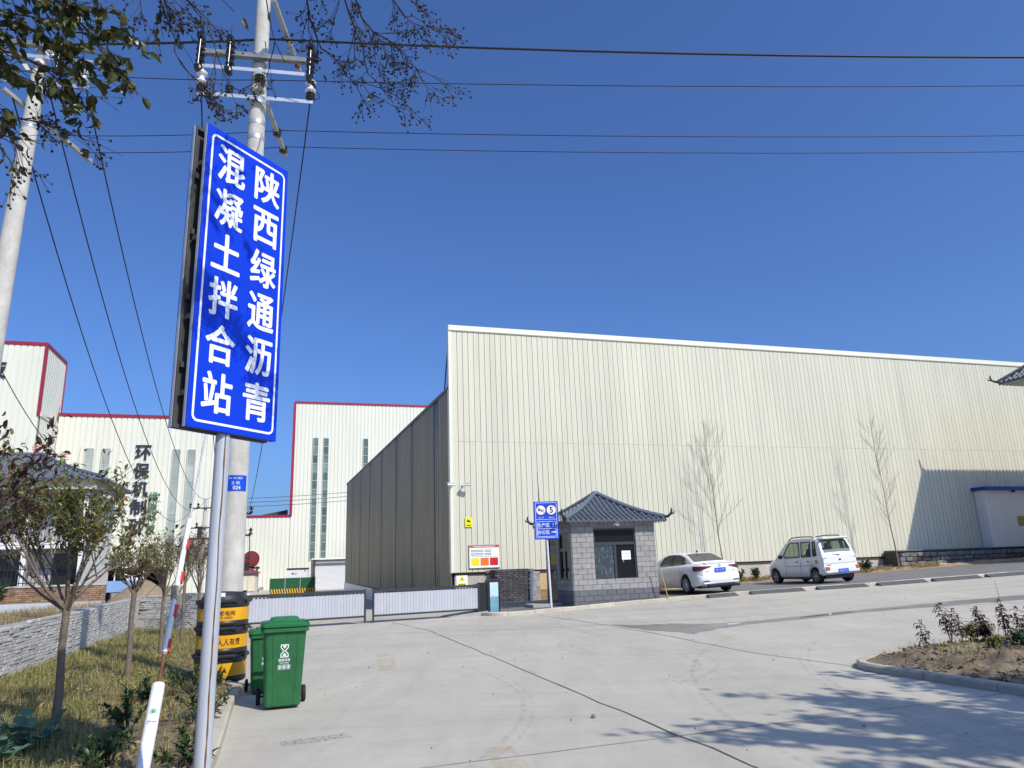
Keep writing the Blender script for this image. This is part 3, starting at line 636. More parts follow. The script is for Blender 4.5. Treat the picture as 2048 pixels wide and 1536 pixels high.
def hip_roof(par, x0, x1, y0, y1, ze, zr, ridge_half, pitch, tm, rm, rr, sag=.12, colname='roof_tile', sides='nsew', drop=.05):
    """hipped roof with rolled tile columns; eave rectangle x0..x1, y0..y1 at ze, ridge at zr running along x"""
    cx, cy = (x0+x1)/2, (y0+y1)/2; hx, hy = (x1-x0)/2, (y1-y0)/2; rh = ridge_half
    def prof(t): return ze+(zr-ze)*(t-sag*math.sin(PI*t)*(1-t*.3))          # t = 0 at eave, 1 at ridge
    b = MB(); n = 8
    for s_ in range(4):
        vs = []
        for i in range(n+1):
            t = i/n; ax, ay = hx+(rh-hx)*t, hy*(1-t)
            c = [(-ax, -ay), (ax, -ay), (ax, ay), (-ax, ay)]; a, d = c[s_], c[(s_+1) % 4]; vs += [(cx+a[0], cy+a[1], prof(t)), (cx+d[0], cy+d[1], prof(t))]
        b.add(vs, [(2*i, 2*i+1, 2*i+3, 2*i+2) for i in range(n)])
    b.add([(x0, y0, ze-.06), (x1, y0, ze-.06), (x1, y1, ze-.06), (x0, y1, ze-.06), (x0, y0, ze), (x1, y0, ze), (x1, y1, ze), (x0, y1, ze)], [(3, 2, 1, 0), (0, 1, 5, 4), (1, 2, 6, 5), (2, 3, 7, 6), (3, 0, 4, 7)])
    roof = b.build('roof', tm, par, fix=True)
    def column(fx, L0, Lr):                     # one column: list of points from eave up
        pass
    for s_ in sides:
        half = hx if s_ in 'sn' else hy; k = int(2*half/pitch); st_ = 2*half/k
        for i in range(k):
            q = -half+(i+.5)*st_
            if s_ in 'sn': tmax = 1.0 if abs(q) <= rh else (hx-abs(q))/(hx-rh)
            else: tmax = 1-abs(q)/hy
            if tmax < .04: continue
            b = MB(); rows = max(1, int(round(tmax*12))); R = pitch*.37; last = None
            for j in range(rows):
                t0, t1 = tmax*j/rows, tmax*(j+1)/rows; pts = []
                for t, rad, up in ((t0-(.03 if j == 0 else 0), R*1.0, .028), (t1, R*.82, .0)):
                    z = prof(max(0, t))+up*.6-(.0 if t >= 0 else .02)
                    if s_ == 's': c = (cx+q, y0+hy*t, z); ex = (1, 0, 0)
                    elif s_ == 'n': c = (cx+q, y1-hy*t, z); ex = (1, 0, 0)
                    elif s_ == 'w': c = (x0+(hx-rh)*t, cy+q, z); ex = (0, 1, 0)
                    else: c = (x1-(hx-rh)*t, cy+q, z); ex = (0, 1, 0)
                    pts.append([(c[0]+ex[0]*rad*math.cos(a), c[1]+ex[1]*rad*math.cos(a), c[2]+rad*.95*math.sin(a)) for a in (PI, PI*.75, PI*.5, PI*.25, 0)])
                b.add(pts[0]+pts[1], [(m_, m_+1, 6+m_, 5+m_) for m_ in range(4)], False)
                b.add(pts[0], [(0, 1, 2, 3, 4)])
            # drip disc at the eave
            c0 = Vector(pts[0][2]) if rows == 1 else None
            t = -.03; z = prof(0)
            if s_ == 's': c = (cx+q, y0-.035, z)
            elif s_ == 'n': c = (cx+q, y1+.035, z)
            elif s_ == 'w': c = (x0-.035, cy+q, z)
            else: c = (x1+.035, cy+q, z)
            b.lathe([(R*1.05, -.012), (R*1.05, .012)], c, 8, 'y' if s_ in 'sn' else 'x', False)
            # pendant tile between columns
            g = st_/2; d = drop
            if s_ in 'sn': e = [(c[0]+g*.35, c[1], z-.0), (c[0]+g*1.65, c[1], z), (c[0]+g*1.3, c[1], z-d*1.2), (c[0]+g, c[1], z-d*1.9), (c[0]+g*.7, c[1], z-d*1.2)]
            else: e = [(c[0], c[1]+g*.35, z), (c[0], c[1]+g*1.65, z), (c[0], c[1]+g*1.3, z-d*1.2), (c[0], c[1]+g, z-d*1.9), (c[0], c[1]+g*.7, z-d*1.2)]
            dv = Vector((0, .015, 0)) if s_ in 'sn' else Vector((.015, 0, 0))
            b.add(e+[tuple(Vector(p)+dv) for p in e], [(0, 1, 2, 3, 4), (9, 8, 7, 6, 5)]+[(m_, (m_+1) % 5, 5+(m_+1) % 5, 5+m_) for m_ in range(5)])
            b.build(colname, tm, roof, fix=False)
    for sx in (-1, 1):
        for sy in (-1, 1):
            P = []
            for i in range(7):
                t = i/6; P.append((cx+sx*(hx+(rh-hx)*t), cy+sy*hy*(1-t), prof(t)+rr*.9))
            b = MB(); b.tube(P, rr, 8); b.tube([(p[0], p[1], p[2]+rr*.85) for p in P], rr*.45, 6)
            b.build('hip_ridge', rm, par)
            dx, dy = sx*.7, sy*.7; o = P[0]; b = MB()
            b.tube([(o[0]-dx*rr, o[1]-dy*rr, o[2]), (o[0]+dx*rr*1.5, o[1]+dy*rr*1.5, o[2]+rr*.2), (o[0]+dx*rr*3, o[1]+dy*rr*3, o[2]+rr*1.3), (o[0]+dx*rr*3.6, o[1]+dy*rr*3.6, o[2]+rr*3), (o[0]+dx*rr*3.2, o[1]+dy*rr*3.2, o[2]+rr*4.2)], [rr*.8, rr*.7, rr*.55, rr*.5, rr*.2], 6)
            b.tube([(o[0]+dx*rr*2.6, o[1]+dy*rr*2.6, o[2]+rr), (o[0]+dx*rr*4.6, o[1]+dy*rr*4.6, o[2]+rr*1.6), (o[0]+dx*rr*5, o[1]+dy*rr*5, o[2]+rr*2.6)], [rr*.4, rr*.35, rr*.12], 5)
            b.build('ridge_ornament', mat('ornament_black', (.02, .022, .026), .5, .1, 4), par)
    b = MB(); b.tube([(cx-rh-rr, cy, zr+rr*.9), (cx+rh+rr, cy, zr+rr*.9)], rr*1.1, 8); b.build('ridge_cap', rm, par)
    return roof
hip_roof(booth, -.33, BX+.29, -.33, BY+.33, BZ1-.02, BZ1+.98, .03, .185, TILE, RIDGE, .075, drop=.065)

t = thing('floodlight', 'round white spotlight under the booth eave above its front window', 'lamp', tuple(booth.matrix_basis @ Vector((1.62, -.03, 2.86))), A1)
b = MB(); b.bx(-.03, .03, -.02, .01, -.05, .05); b.bar((0, 0, 0), (.02, -.12, .02), .025); b.build('bracket', WHITE, t)
b = MB(Matrix.Translation((.04, -.18, .02)) @ Matrix.Rotation(.5, 4, 'Z')); b.lathe([(.05, .09), (.085, .03), (.10, -.04), (.085, -.05)], (0, 0, 0), 12, 'y'); b.build('housing', WHITE, t, fix=True)
b = MB(Matrix.Translation((.04, -.18, .02)) @ Matrix.Rotation(.5, 4, 'Z')); b.lathe([(.082, -.052), (1e-4, -.056)], (0, 0, 0), 12, 'y'); b.build('lens', glass('lamp_lens', (.5, .5, .5), .1), t, fix=True)
t = thing('paper_notice', 'white paper notice taped inside the booth front window', 'notice', tuple(booth.matrix_basis @ Vector((2.05, .04, 1.79))), A1)
b = MB(); b.bx(-.17, .17, 0, .003, -.15, .15); b.build('sheet', SIGNW, t)
b = MB()
for r in range(2):
    for c in range(4): flat(b, [(-.11+c*.06, .03-r*.09), (-.07+c*.06, .03-r*.09), (-.07+c*.06, .08-r*.09), (-.11+c*.06, .08-r*.09)], -.002)
flat(b, [(-.13, -.23), (-.11, -.23), (-.11, -.15), (-.13, -.15)], .001); b.build('writing', mat('faint_ink', (.45, .45, .46), .7, .1, 5), t)
b = MB(); b.tube([(0, 0, 0), (-.10, .02, 1.18)], [.018, .016], 8); t = b.build('broom_handle', mat('yellow_wood', (.46, .31, .12), .6, .15, 6), None, loc=(5.12, 25.95, gz(5.1, 26)+.12)); t.rotation_euler = (.1, -.12, 0)
tag(t, 'thin yellow wooden pole leaning against the right corner of the booth', 'pole')
b = MB(); b.tube([(0, 0, 0), (-.06, .0, 1.9)], [.018, .012], 6); o = b.build('antenna', DARKSTEEL, None, loc=tuple(booth.matrix_basis @ Vector((-.62, 1.3, 2.95)))); tag(o, 'thin dark whip antenna rising above the booth eave behind the direction sign', 'antenna')

# ------------------------------------------------------------------ direction sign by the booth
t = thing('direction_sign', 'blue board with two round symbols and arrows on a pale post beside the booth', 'sign', (1.0, 24.98, gz(1, 25)+.1), math.radians(4))
b = MB(); b.tube([(.05, .05, 0), (-.02, .05, 3.3)], .04, 10); b.build('post', mat('pale_post', (.55, .57, .62), .4, .08, 5), t)
b = MB(); b.bx(-.41, .42, -.01, .015, 2.26, 3.53, .006); b.build('board', SIGNB2, t)
b = MB(); x0, x1, z0, z1 = -.41, .42, 2.26, 3.53; y = -.013
frame_line(b, x0+.05, x1-.05, z0+.05, z1-.04, .03, .012, y); b.quad((x0+.06, y, 2.93), (x1-.06, y, 2.93), (x1-.06, y, 2.918), (x0+.06, y, 2.918))
frame_line(b, x0+.09, x1-.09, z0+.09, 2.86, .06, .012, y); b.quad((x0+.1, y, 2.62), (x1-.1, y, 2.62), (x1-.1, y, 2.608), (x0+.1, y, 2.608))
letters(b, '生产区', -.10, 2.735, .42, .14, y, .008); letters(b, '办公区', -.10, 2.50, .42, .14, y, .008)
letters(b, '禁止鸣笛', -.17, 2.99, .20, .04, y, .0); letters(b, '限速5公里', .19, 2.99, .20, .04, y, .0)
flat(b, [(.22, 2.66), (.245, 2.66), (.245, 2.76), (.27, 2.75), (.232, 2.82), (.195, 2.75), (.22, 2.76)], y)
flat(b, [(.16, 2.485), (.16, 2.51), (.27, 2.51), (.26, 2.535), (.335, 2.498), (.26, 2.46), (.27, 2.485)], y); b.build('lettering', SIGNW, t)
b = MB(); disc(b, -.17, 3.24, .165, -.014); disc(b, .19, 3.24, .165, -.014); b.build('roundel', SIGNW, t)
b = MB(); disc(b, -.17, 3.24, .165, -.016, 28, .152); disc(b, .19, 3.24, .165, -.016, 28, .152); b.build('roundel_ring', mat('roundel_red', (.60, .10, .16), .5, .05, 3), t)
b = MB(); letters(b, '5', .19, 3.24, None, .21, -.017, .025)
flat(b, [(-.26, 3.30), (-.20, 3.265), (-.20, 3.235), (-.26, 3.20)], -.017); frame_line(b, -.215, -.07, 3.19, 3.24, .024, .012, -.017); flat(b, [(-.2, 3.245), (-.06, 3.23), (-.06, 3.245), (-.2, 3.262)], -.017)
flat(b, [(-.285, 3.345), (-.277, 3.353), (-.055, 3.132), (-.063, 3.124)], -.018); b.build('symbols', INK, t)

# ------------------------------------------------------------------ boom-gate fence and light box
def gate(name, label, P, Q, slats, group):
    P, Q = Vector(P), Vector(Q); L = (Q-P).length; a = math.atan2(Q.y-P.y, Q.x-P.x)
    t = thing(name, label, 'gate', (P.x, P.y, 0), a, group)
    b = MB(); b.bx(0, L, -.03, .03, .92, 1.0); b.bx(0, L, -.022, .022, .18, .23); b.bx(0, .05, -.025, .025, .23, .92); b.bx(L-.05, L, -.025, .025, .23, .92); b.build('frame', DARKSTEEL, t)
    for x in (.02, L-.02):
        b = MB(); b.bx(x-.025, x+.025, -.028, .028, .02, 1.02); b.build('leg', DARKSTEEL, t)
    sm = MB().box((0, 0, .56), ((L-.1)/slats-.002, .018, .645), 0, .003).mesh('slat', mat('gate_slat_white', (.40, .41, .45), .4, .05, 3, rnd=.04))
    for i in range(slats): link('slat', sm, t, (.05+(i+.5)*(L-.1)/slats, 0, 0), (0, 0, random.uniform(.03, .07)))
    b = MB()
    for i in range(int(L/.11)): b.bx(.08+i*.11, .08+i*.11+.06, -.02, .02, .885, .915)
    b.build('hinge_row', DARKSTEEL, t); return t
gate('boom_gate', 'left half of the white slatted boom gate, running behind the green bins', (-8.0, 21.75), (-4.78, 23.3), 38, 'boom gate halves')
gate('boom_gate', 'right half of the white slatted boom gate, ending at the light box', (-4.58, 23.38), (-1.35, 25.0), 36, 'boom gate halves')
t = thing('light_box', 'dark barrier cabinet with a tall pale blue mountain picture on its front', 'cabinet', (-.9, 25.15, 0), math.radians(8))
b = MB(); b.bx(-.5, -.2, -.1, .35, 0, 1.05, .02); b.bx(-.2, .24, -.12, .28, 0, 1.13, .01); b.build('cabinet', BLACK, t)
b = MB(); flat(b, [(-.10, .08), (.18, .08), (.18, 1.05), (-.10, 1.05)], -.124); b.build('picture', mat('picture_sky', (.40, .60, .66), .25, .12, 3, c2=(.55, .70, .74)), t)
b = MB(); flat(b, [(-.10, .08), (.18, .08), (.18, .60), (.15, .62), (.12, .58), (.08, .61), (.04, .55), (.0, .64), (-.03, .61), (-.06, .58), (-.10, .56)], -.127); b.build('picture_hill', mat('picture_blue', (.10, .24, .36), .25, .25, 2, c2=(.20, .40, .46)), t)
t = thing('gate_motor', 'dark barrier motor housing at the right end of the boom gate', 'cabinet', (-1.32, 25.35, 0), math.radians(20))
b = MB(); b.bx(-.16, .16, 0, .3, 0, 1.0, .02); b.build('housing', DARKSTEEL, t); b = MB(); b.bx(-.12, .12, -.02, -.001, .55, .9, .01); b.build('cover', BLACK, t)

# rubber kerb ramps
RAMP = mat('ramp_rubber', (.085, .083, .083), .7, .25, 6, bump=.15)
names = ['shortest rubber kerb ramp, nearest the booth behind the white sedan', 'second rubber kerb ramp from the booth, right behind the white sedan', 'third rubber kerb ramp from the booth, between sedan and microvan', 'rubber kerb ramp just right of the microvan, fourth from the booth', 'fifth rubber kerb ramp from the booth, below the right bare sapling', 'rubber kerb ramp farthest from the booth, cut by the right picture edge']
for i, (r0, r1) in enumerate(((.249, .287), (.306, .376), (.395, .46), (.476, .539), (.55, .612), (.622, .678))):
    fx = lambda r: next(x for x in [j*.02 for j in range(0, 2500)] if x >= r*kerb_y(x))
    x0, x1 = fx(r0), fx(r1); y0, y1 = kerb_y(x0)-.004, kerb_y(x1)-.004; a = math.atan2(y1-y0, x1-x0); L = math.hypot(x1-x0, y1-y0); sl_ = math.atan2(gz(x1, y1)-gz(x0, y0), L)
    t = thing('kerb_ramp', names[i], 'kerb ramp', (x0, y0, gz(x0, y0)), a, 'rubber ramps along the parking kerb'); t.rotation_euler = (0, -sl_, a)
    n = 2 if i == 0 else 4; sg = L/n
    for k in range(n):
        b = MB(); w_ = sg-.012; ya = -.30; b.add([(0, 0, -.02), (w_, 0, -.02), (w_, ya, -.02), (0, ya, -.02), (0, 0, .115), (w_, 0, .115), (w_, ya, .012), (0, ya, .012)], [(0, 1, 2, 3), (4, 7, 6, 5), (0, 4, 5, 1), (1, 5, 6, 2), (2, 6, 7, 3), (3, 7, 4, 0)])
        for cx_ in (.25, .75): b.lathe([(.022, 0), (.022, .006)], (w_*cx_, -.15, .064), 6)
        b.build('ramp_segment', RAMP, t, fix=True, loc=(k*sg, 0, 0))
# ------------------------------------------------------------------ gate tower at the right edge (only its eave corner shows), low white house, stone base wall
tw = thing('gate_tower', 'tall gate tower at the right edge showing only a dark tiled upturned eave corner', 'gatehouse', (24.85, 35.9, 0), A1)
TWX, TWY, TWZ = 10.5, 5.2, 9.72
hip_roof(tw, 0, TWX, -TWY, 0, TWZ, TWZ+2.1, 2.7, .24, TILE, RIDGE, .09, .06, drop=.015)
b = MB(); wall_with_hole(b, 1.0, TWX-1.0, gz(30, 35), TWZ-.07, [(2.2, 4.2, 5.5, 8), (6, 8, 5.5, 8)], -TWY+.8, -TWY+1.0); b.bx(1.0, TWX-1, -1.0, -.8, gz(30, 35), TWZ-.07); b.bx(1.0, 1.2, -TWY+1.0, -1.0, gz(30, 35), TWZ-.07); b.bx(TWX-1.2, TWX-1, -TWY+1.0, -1.0, gz(30, 35), TWZ-.07); b.build('wall', WHITE, tw)
for x in (2.2, 6): b = MB(); b.bx(x, x+2, -TWY+.86, -TWY+.9, 5.5, 8); b.build('window', WINDARK, tw)
t = thing('white_annex', 'low white rendered annex with a blue roof edge in the shade at the right edge', 'building', tuple(SW(29.15, -.62, 0)), A1)
b = MB(); b.bx(0, 12, 0, .6, 1.62, 4.62); b.build('wall', mat('white_render', (.76, .73, .68), .7, .05, 1.5), t)
b = MB(); b.bx(-.15, 12, -.28, .65, 4.62, 4.80, .01); b.build('roof_edge', mat('blue_roof_edge', (.012, .05, .33), .4, .1, 2), t)
for x in (2.0, 4.2): b = MB(); b.bx(x, x+.06, -.2, -.0, 4.5, 4.61); b.build('bracket', mat('blue_roof_edge', (.012, .05, .33), .4), t)
b = MB(); b.bx(3.4, 3.45, -.05, -.0, 3.35, 4.1); b.bx(3.45, 3.62, -.05, 0, 4.05, 4.1); b.build('pipe', GALV, t)
t = thing('brass_plaque', 'small brass plaque screwed to the white annex wall', 'plaque', tuple(SW(31.62, -.62, 2.95)), A1)
b = MB(); b.bx(-.38, .38, -.03, 0, -.26, .26, .008); b.build('plate', mat('brass', (.30, .21, .05), .35, .15, 4, metal=.6), t)
b = MB(); disc(b, 0, .05, .13, -.033, 20, .11); flat(b, [(-.25, -.18), (.25, -.18), (.25, -.14), (-.25, -.14)], -.033); b.build('emblem', mat('brass_dark', (.10, .065, .02), .5, .1, 4), t)
t = thing('stone_base_wall', 'rough grey stone base wall in shadow under the white annex', 'wall', tuple(SW(22.4, -1.0, .2)), A1)
b = MB(); b.bx(0, 19, .08, .95, 0, 1.36); b.build('core', mat('mortar_dark2', (.07, .068, .065), .95, .25, 5), t)
SB = mat('rubble_stone', (.15, .145, .14), .92, .3, 5, bump=.7, bscale=14, rnd=.3)
sts = []
for k in range(6):
    w_ = .34+.05*k; bb = MB(); bb.box((0, 0, 0), (w_, .2, .20), 0, .03); bb.v = [(p[0]*(1+.1*noise.noise((p[0]*9, p[2]*9, k))), p[1]+.03*noise.noise((p[0]*7, p[2]*9, k+9)), p[2]*(1+.12*noise.noise((p[2]*8, p[0]*5, k+4)))) for p in bb.v]; sts.append((w_, bb.mesh('stone', SB)))
for r in range(6):
    x = random.uniform(0, .2)
    while x < 15.5:
        w_, me = random.choice(sts)
        link('stone', me, t, (x+w_/2, .03+random.uniform(-.045, .03), .12+r*.215), (random.uniform(-.08, .08), random.uniform(-.07, .07), 0)); x += w_+.03
b = MB(); b.bx(-.05, 19, -.03, .9, 1.362, 1.43, .02); b.build('coping', mat('base_coping', (.13, .125, .12), .9, .25, 3, bump=.3), t)
o = MB().tube([(0, 0, 0), (0, 0, .32), (-.03, .02, .42), (-.1, .08, .46)], .06, 8).build('drain_pipe', mat('grey_pvc', (.36, .38, .42), .4, .1, 4), None, loc=tuple(SW(20.6, -1.1, .56))); tag(o, 'short grey bent drain pipe standing near the foot of the right sapling', 'pipe')
o = MB().box((0, 0, .13), (.42, .3, .26), .2, .02).build('stone_block', mat('pale_block', (.52, .43, .30), .9, .15, 5, bump=.3), None, loc=tuple(SW(24.6, -1.35, .68))); tag(o, 'single pale stone block lying in front of the dark stone base wall', 'block')

# ------------------------------------------------------------------ big blue sign on its post
t = thing('roadside_sign', 'tall two-sided blue sign with large white characters on a grey steel post', 'sign', (-2.085, 5.085, .05), math.radians(62.6))
def streak_steel():
    m = mat('post_steel', (.47, .49, .54), .38, .10, 3, metal=.25, stretch=(6, 6, .4)); return m
b = MB(); b.tube([(0, 0, -.3), (0, 0, 2.52)], [.057, .050], 20); b.tube([(0, 0, 2.52), (0, 0, 4.7)], .045, 12); b.build('post', streak_steel(), t)
b = MB(); P = []
for i in range(40):
    z = -.2+i*.07; a = -1.95+.12*noise.noise((z*3, 0, 5)); P.append((.0515*math.cos(a)*(1.09-.04*z/2.5*2), .0515*math.sin(a)*(1.09-.04*z/2.5*2), z))
b.tube(P, [.0035+.0045*abs(noise.noise((i*.4, 1, 2))) for i in range(40)], 5); b.build('weld_seam', mat('rust', (.17, .085, .03), .9, .3, 10), t)
SX0, SX1, SZ0, SZ1 = -.396, .437, 2.525, 4.83
BOXI = mat('sign_tray_inside', (.06, .06, .063), .6, .2, 3)
for sgn, nm in ((-1, 0), (1, 1)):
    b = MB(); y0, y1 = sgn*.070, sgn*.056
    SX0 = -.368 if sgn < 0 else -.40
    b.bx(SX0, SX1, y0, y1, SZ0, SZ1, .003); brd = b.build('board', SIGNB, t)
    b = MB(); d0, d1 = sgn*.0555, sgn*.022
    for (a, c, e, f) in ((SX0+.002, SX0+.012, SZ0+.002, SZ1-.002), (SX1-.012, SX1-.002, SZ0+.002, SZ1-.002), (SX0+.012, SX1-.012, SZ0+.002, SZ0+.03), (SX0+.012, SX1-.012, SZ1-.03, SZ1-.002)): b.bx(a, c, d0, d1, e, f)
    for z in (2.95, 3.45, 3.95, 4.4): b.bx(SX0+.02, SX1-.02, d0, d1-sgn*.006, z, z+.04)
    b.bx(SX0+.013, SX1-.013, sgn*.0557, sgn*.052, SZ0+.031, SZ1-.031); b.build('tray', BOXI, t)
    b = MB(); b.bx(SX0-.004, SX0+.001, sgn*.056, sgn*.035, SZ0+.002, SZ1-.002); b.build('tray_lip', GALV, t)
    b = MB(); b.M = None if sgn < 0 else Matrix.Rotation(PI, 4, 'Z') @ Matrix.Translation((-(SX0+SX1), 0, 0)); y = -.0712
    frame_line(b, SX0+.035, SX1-.035, SZ0+.045, SZ1-.055, .05, .017, y)
    for i, ch in enumerate('混凝土拌合站'): letters(b, ch, -.136, 4.575-.3555*i, .262, .30, y, .022)
    for i, ch in enumerate('陕西绿通沥青'): letters(b, ch, .222, 4.575-.3555*i, .262, .30, y, .022)
    b.build('lettering', SIGNW, t)
b = MB()
for z in (2.75, 3.3, 3.9, 4.5): b = MB(); b.bx(SX0+.03, SX1-.03, -.02, .02, z, z+.035); b.build('cross_bar', BOXI, t)

# ------------------------------------------------------------------ power poles
POLEM = mat('pole_concrete', (.47, .455, .42), .85, .20, 5, bump=.25, bscale=30, stretch=(1, 1, .6), detail=9)
PORC = mat('white_porcelain', (.80, .81, .82), .12, .03, 3, spec=.6); DPORC = mat('dark_porcelain', (.012, .012, .014), .25, .2, 5, spec=.6)
def insulator(par, p, m, r=.07, h=.2, sheds=3):
    b = MB(); pr = [(.025, 0)]
    for k in range(sheds):
        z = h*(k+.2)/sheds; pr += [(r*.45, z), (r, z+h*.06), (r*.95, z+h*.12), (r*.45, z+h*.2)]
    pr += [(.02, h)]; b.lathe(pr, p, 10); return b.build('insulator', m, par)
def fuse(par, p, L=.95):
    b = MB(); x, y, z = p; b.bx(x-.055, x+.055, y-.08, y-.02, z-.30, z+.33); b.tube([(x, y-.09, z+.3), (x, y-.13, z-.38)], .034, 6); b.bx(x-.045, x+.045, y-.16, y-.02, z+.25, z+.34); b.bx(x-.045, x+.045, y-.17, y-.02, z-.42, z-.33)
    for k in range(4): b.lathe([(.04, -.012), (.085, 0), (.04, .024)], (x, y-.05, z-.2+k*.12), 8)
    b.tube([(x, y-.1, z+.34), (x+.02, y-.1, z+.55)], .012, 5); return b.build('fuse_cutout', DPORC, par)
def power_pole(name, label, loc, ztop, r0, levels, flavour):
    t = thing(name, label, 'power pole', loc, 0); b = MB(); H = ztop-loc[2]
    b.lathe([(r0-(r0*.5)*i/12, H*i/12) for i in range(13)]+[(1e-4, H+.02)], (0, 0, 0), 24); b.build('pole', POLEM, t)
    for z in levels.get('bands', ()): r = r0-(r0*.5)*(z-loc[2])/H+.008; b = MB(); b.lathe([(r, z-loc[2]-.035), (r, z-loc[2]+.035)], (0, 0, 0), 20); b.build('clamp_band', GALV, t)
    R = Matrix.Rotation(math.radians(11), 4, 'Z')
    for z, kind in levels['arms']:
        zz = z-loc[2]; b = MB(R); off = -.2
        if kind == 'tube': b.bx(-.98, .95, off-.05, off+.05, zz-.045, zz+.045); b.build('crossarm', mat('arm_steel_dark', (.20, .21, .22), .45, .2, 5, metal=.4), t)
        else: b.bx(-.98, .98, off-.035, off-.028, zz-.035, zz+.035); b.bx(-.98, .98, off-.028, off+.035, zz+.028, zz+.035); b.build('crossarm', GALV, t)
    for (p, q) in levels['diag']:
        b = MB(); b.bar((p[0]-loc[0], p[1]-loc[1], p[2]-loc[2]), (q[0]-loc[0], q[1]-loc[1], q[2]-loc[2]), .07, .012); b.bar((p[0]-loc[0]+.03, p[1]-loc[1], p[2]-loc[2]+.03), (q[0]-loc[0]+.03, q[1]-loc[1], q[2]-loc[2]+.03), .012, .07); b.build('side_arm', mat('arm_weathered', (.40, .40, .36), .5, .15, 6, metal=.4), t)
    for p, m, r, h, s_ in levels['ins']: insulator(t, (p[0]-loc[0], p[1]-loc[1], p[2]-loc[2]), m, r, h, s_)
    for p in levels.get('fuses', ()): fuse(t, (p[0]-loc[0], p[1]-loc[1], p[2]-loc[2]))
    for P in levels.get('leads', ()): b = MB(); b.tube([(p[0]-loc[0], p[1]-loc[1], p[2]-loc[2]) for p in P], .009, 5); b.build('jumper_lead', BLACK, t)
    return t
CX_, CY_ = -4.41, 11.35
ca, sa = math.cos(math.radians(11)), math.sin(math.radians(11))
def arm(cx, cy, s, off=-.2): return (cx+s*ca-off*sa, cy+s*sa+off*ca)
def P3(cx, cy, s, z, off=-.2): a = arm(cx, cy, s, off); return (a[0], a[1], z)
lev = dict(bands=(10.62, 10.45, 9.83, 9.4, 9.1), arms=((10.66, 'tube'), (10.36, 'angle'), (9.80, 'angle')),
  diag=(((-4.28, 11.0, 10.0), (-4.55, 13.35, 10.0)), ((-3.95, 10.6, 11.35), (-4.05, 12.5, 11.35)), ((-3.6, 11.3, 10.6), (-4.25, 12.0, 11.4))),
  ins=[(P3(CX_, CY_, -.93, 9.98), PORC, .10, .34, 2), (P3(CX_, CY_, .93, 9.98), PORC, .10, .34, 2), (P3(CX_, CY_, -.93, 9.82), DPORC, .085, .17, 3), (P3(CX_, CY_, .93, 9.84), DPORC, .085, .17, 3), (P3(CX_, CY_, -.46, 9.84), DPORC, .075, .18, 3), ((-4.28, 11.05, 10.02), DPORC, .09, .18, 3), ((-4.46, 12.55, 9.95), DPORC, .085, .17, 3), ((-4.53, 13.15, 9.95), DPORC, .085, .17, 3), ((-4.04, 12.3, 11.3), mat('brown_porcelain', (.22, .07, .035), .2, .1, 3), .06, .26, 3), (P3(CX_, CY_, -.02, 10.68, .1), PORC, .09, .15, 2)],
  fuses=[P3(CX_, CY_, -.96, 10.62), P3(CX_, CY_, -.46, 10.62), P3(CX_, CY_, .93, 10.6)],
  leads=[[P3(CX_, CY_, -.46, 10.2, -.3), P3(CX_, CY_, -.45, 10.0, -.25)], [P3(CX_, CY_, -.46, 9.95, -.25), P3(CX_, CY_, -.25, 9.88, -.28), (-4.28, 11.05, 10.1)], [(-4.28, 11.0, 10.1), (-4.1, 11.0, 10.0), (-3.98, 11.05, 9.78)], [P3(CX_, CY_, .93, 10.2, -.32), P3(CX_, CY_, 1.05, 10.0, -.3), P3(CX_, CY_, 1.1, 9.88, -.25), P3(CX_, CY_, .95, 9.82, -.22)], [P3(CX_, CY_, -.8, 10.7), P3(CX_, CY_, -.72, 10.4, -.25), P3(CX_, CY_, -.7, 10.2)], [P3(CX_, CY_, -.98, 10.95, -.3), P3(CX_, CY_, -1.15, 11.15, -.3), P3(CX_, CY_, -1.4, 11.1, -.3)], [P3(CX_, CY_, .1, 11.0, -.2), P3(CX_, CY_, .14, 10.7, -.22), P3(CX_, CY_, .12, 10.3, -.2)]])
power_pole('power_pole', 'thick concrete power pole rising from the yellow and black barrel behind the blue sign', (CX_, CY_, .05), 15.2, .205, lev, 0)
LX_, LY_ = -8.66, 11.62
lev = dict(bands=(11.0, 10.4, 9.7), arms=((11.32, 'tube'), (11.05, 'angle'), (10.5, 'angle')),
  diag=(((-8.95, 11.2, 10.2), (-8.55, 13.3, 10.0)),),
  ins=[(P3(LX_, LY_, -.85, 10.55), PORC, .10, .3, 2), (P3(LX_, LY_, .85, 10.62), PORC, .11, .32, 2), (P3(LX_, LY_, .3, 11.05), PORC, .08, .2, 2), (P3(LX_, LY_, .84, 10.5), DPORC, .085, .15, 3), (P3(LX_, LY_, -.45, 10.5), DPORC, .09, .17, 3), (P3(LX_, LY_, -.93, 10.5), DPORC, .085, .15, 3), ((-8.62, 12.5, 10.05), DPORC, .085, .18, 3), ((-8.56, 13.1, 10.0), DPORC, .085, .18, 3)],
  fuses=[P3(LX_, LY_, .45, 11.1)], leads=[[P3(LX_, LY_, -.8, 11.3), P3(LX_, LY_, -.75, 10.9), P3(LX_, LY_, -.8, 10.7)], [P3(LX_, LY_, .5, 11.2), P3(LX_, LY_, .6, 10.9), P3(LX_, LY_, .8, 10.8)]])
lp_ = power_pole('power_pole', 'concrete power pole at the left edge with its top hidden by leafy branches', (LX_, LY_, .55), 11.42, .225, lev, 0); lp_.location.x -= .27; lp_.rotation_euler = (0, .0254, 0)
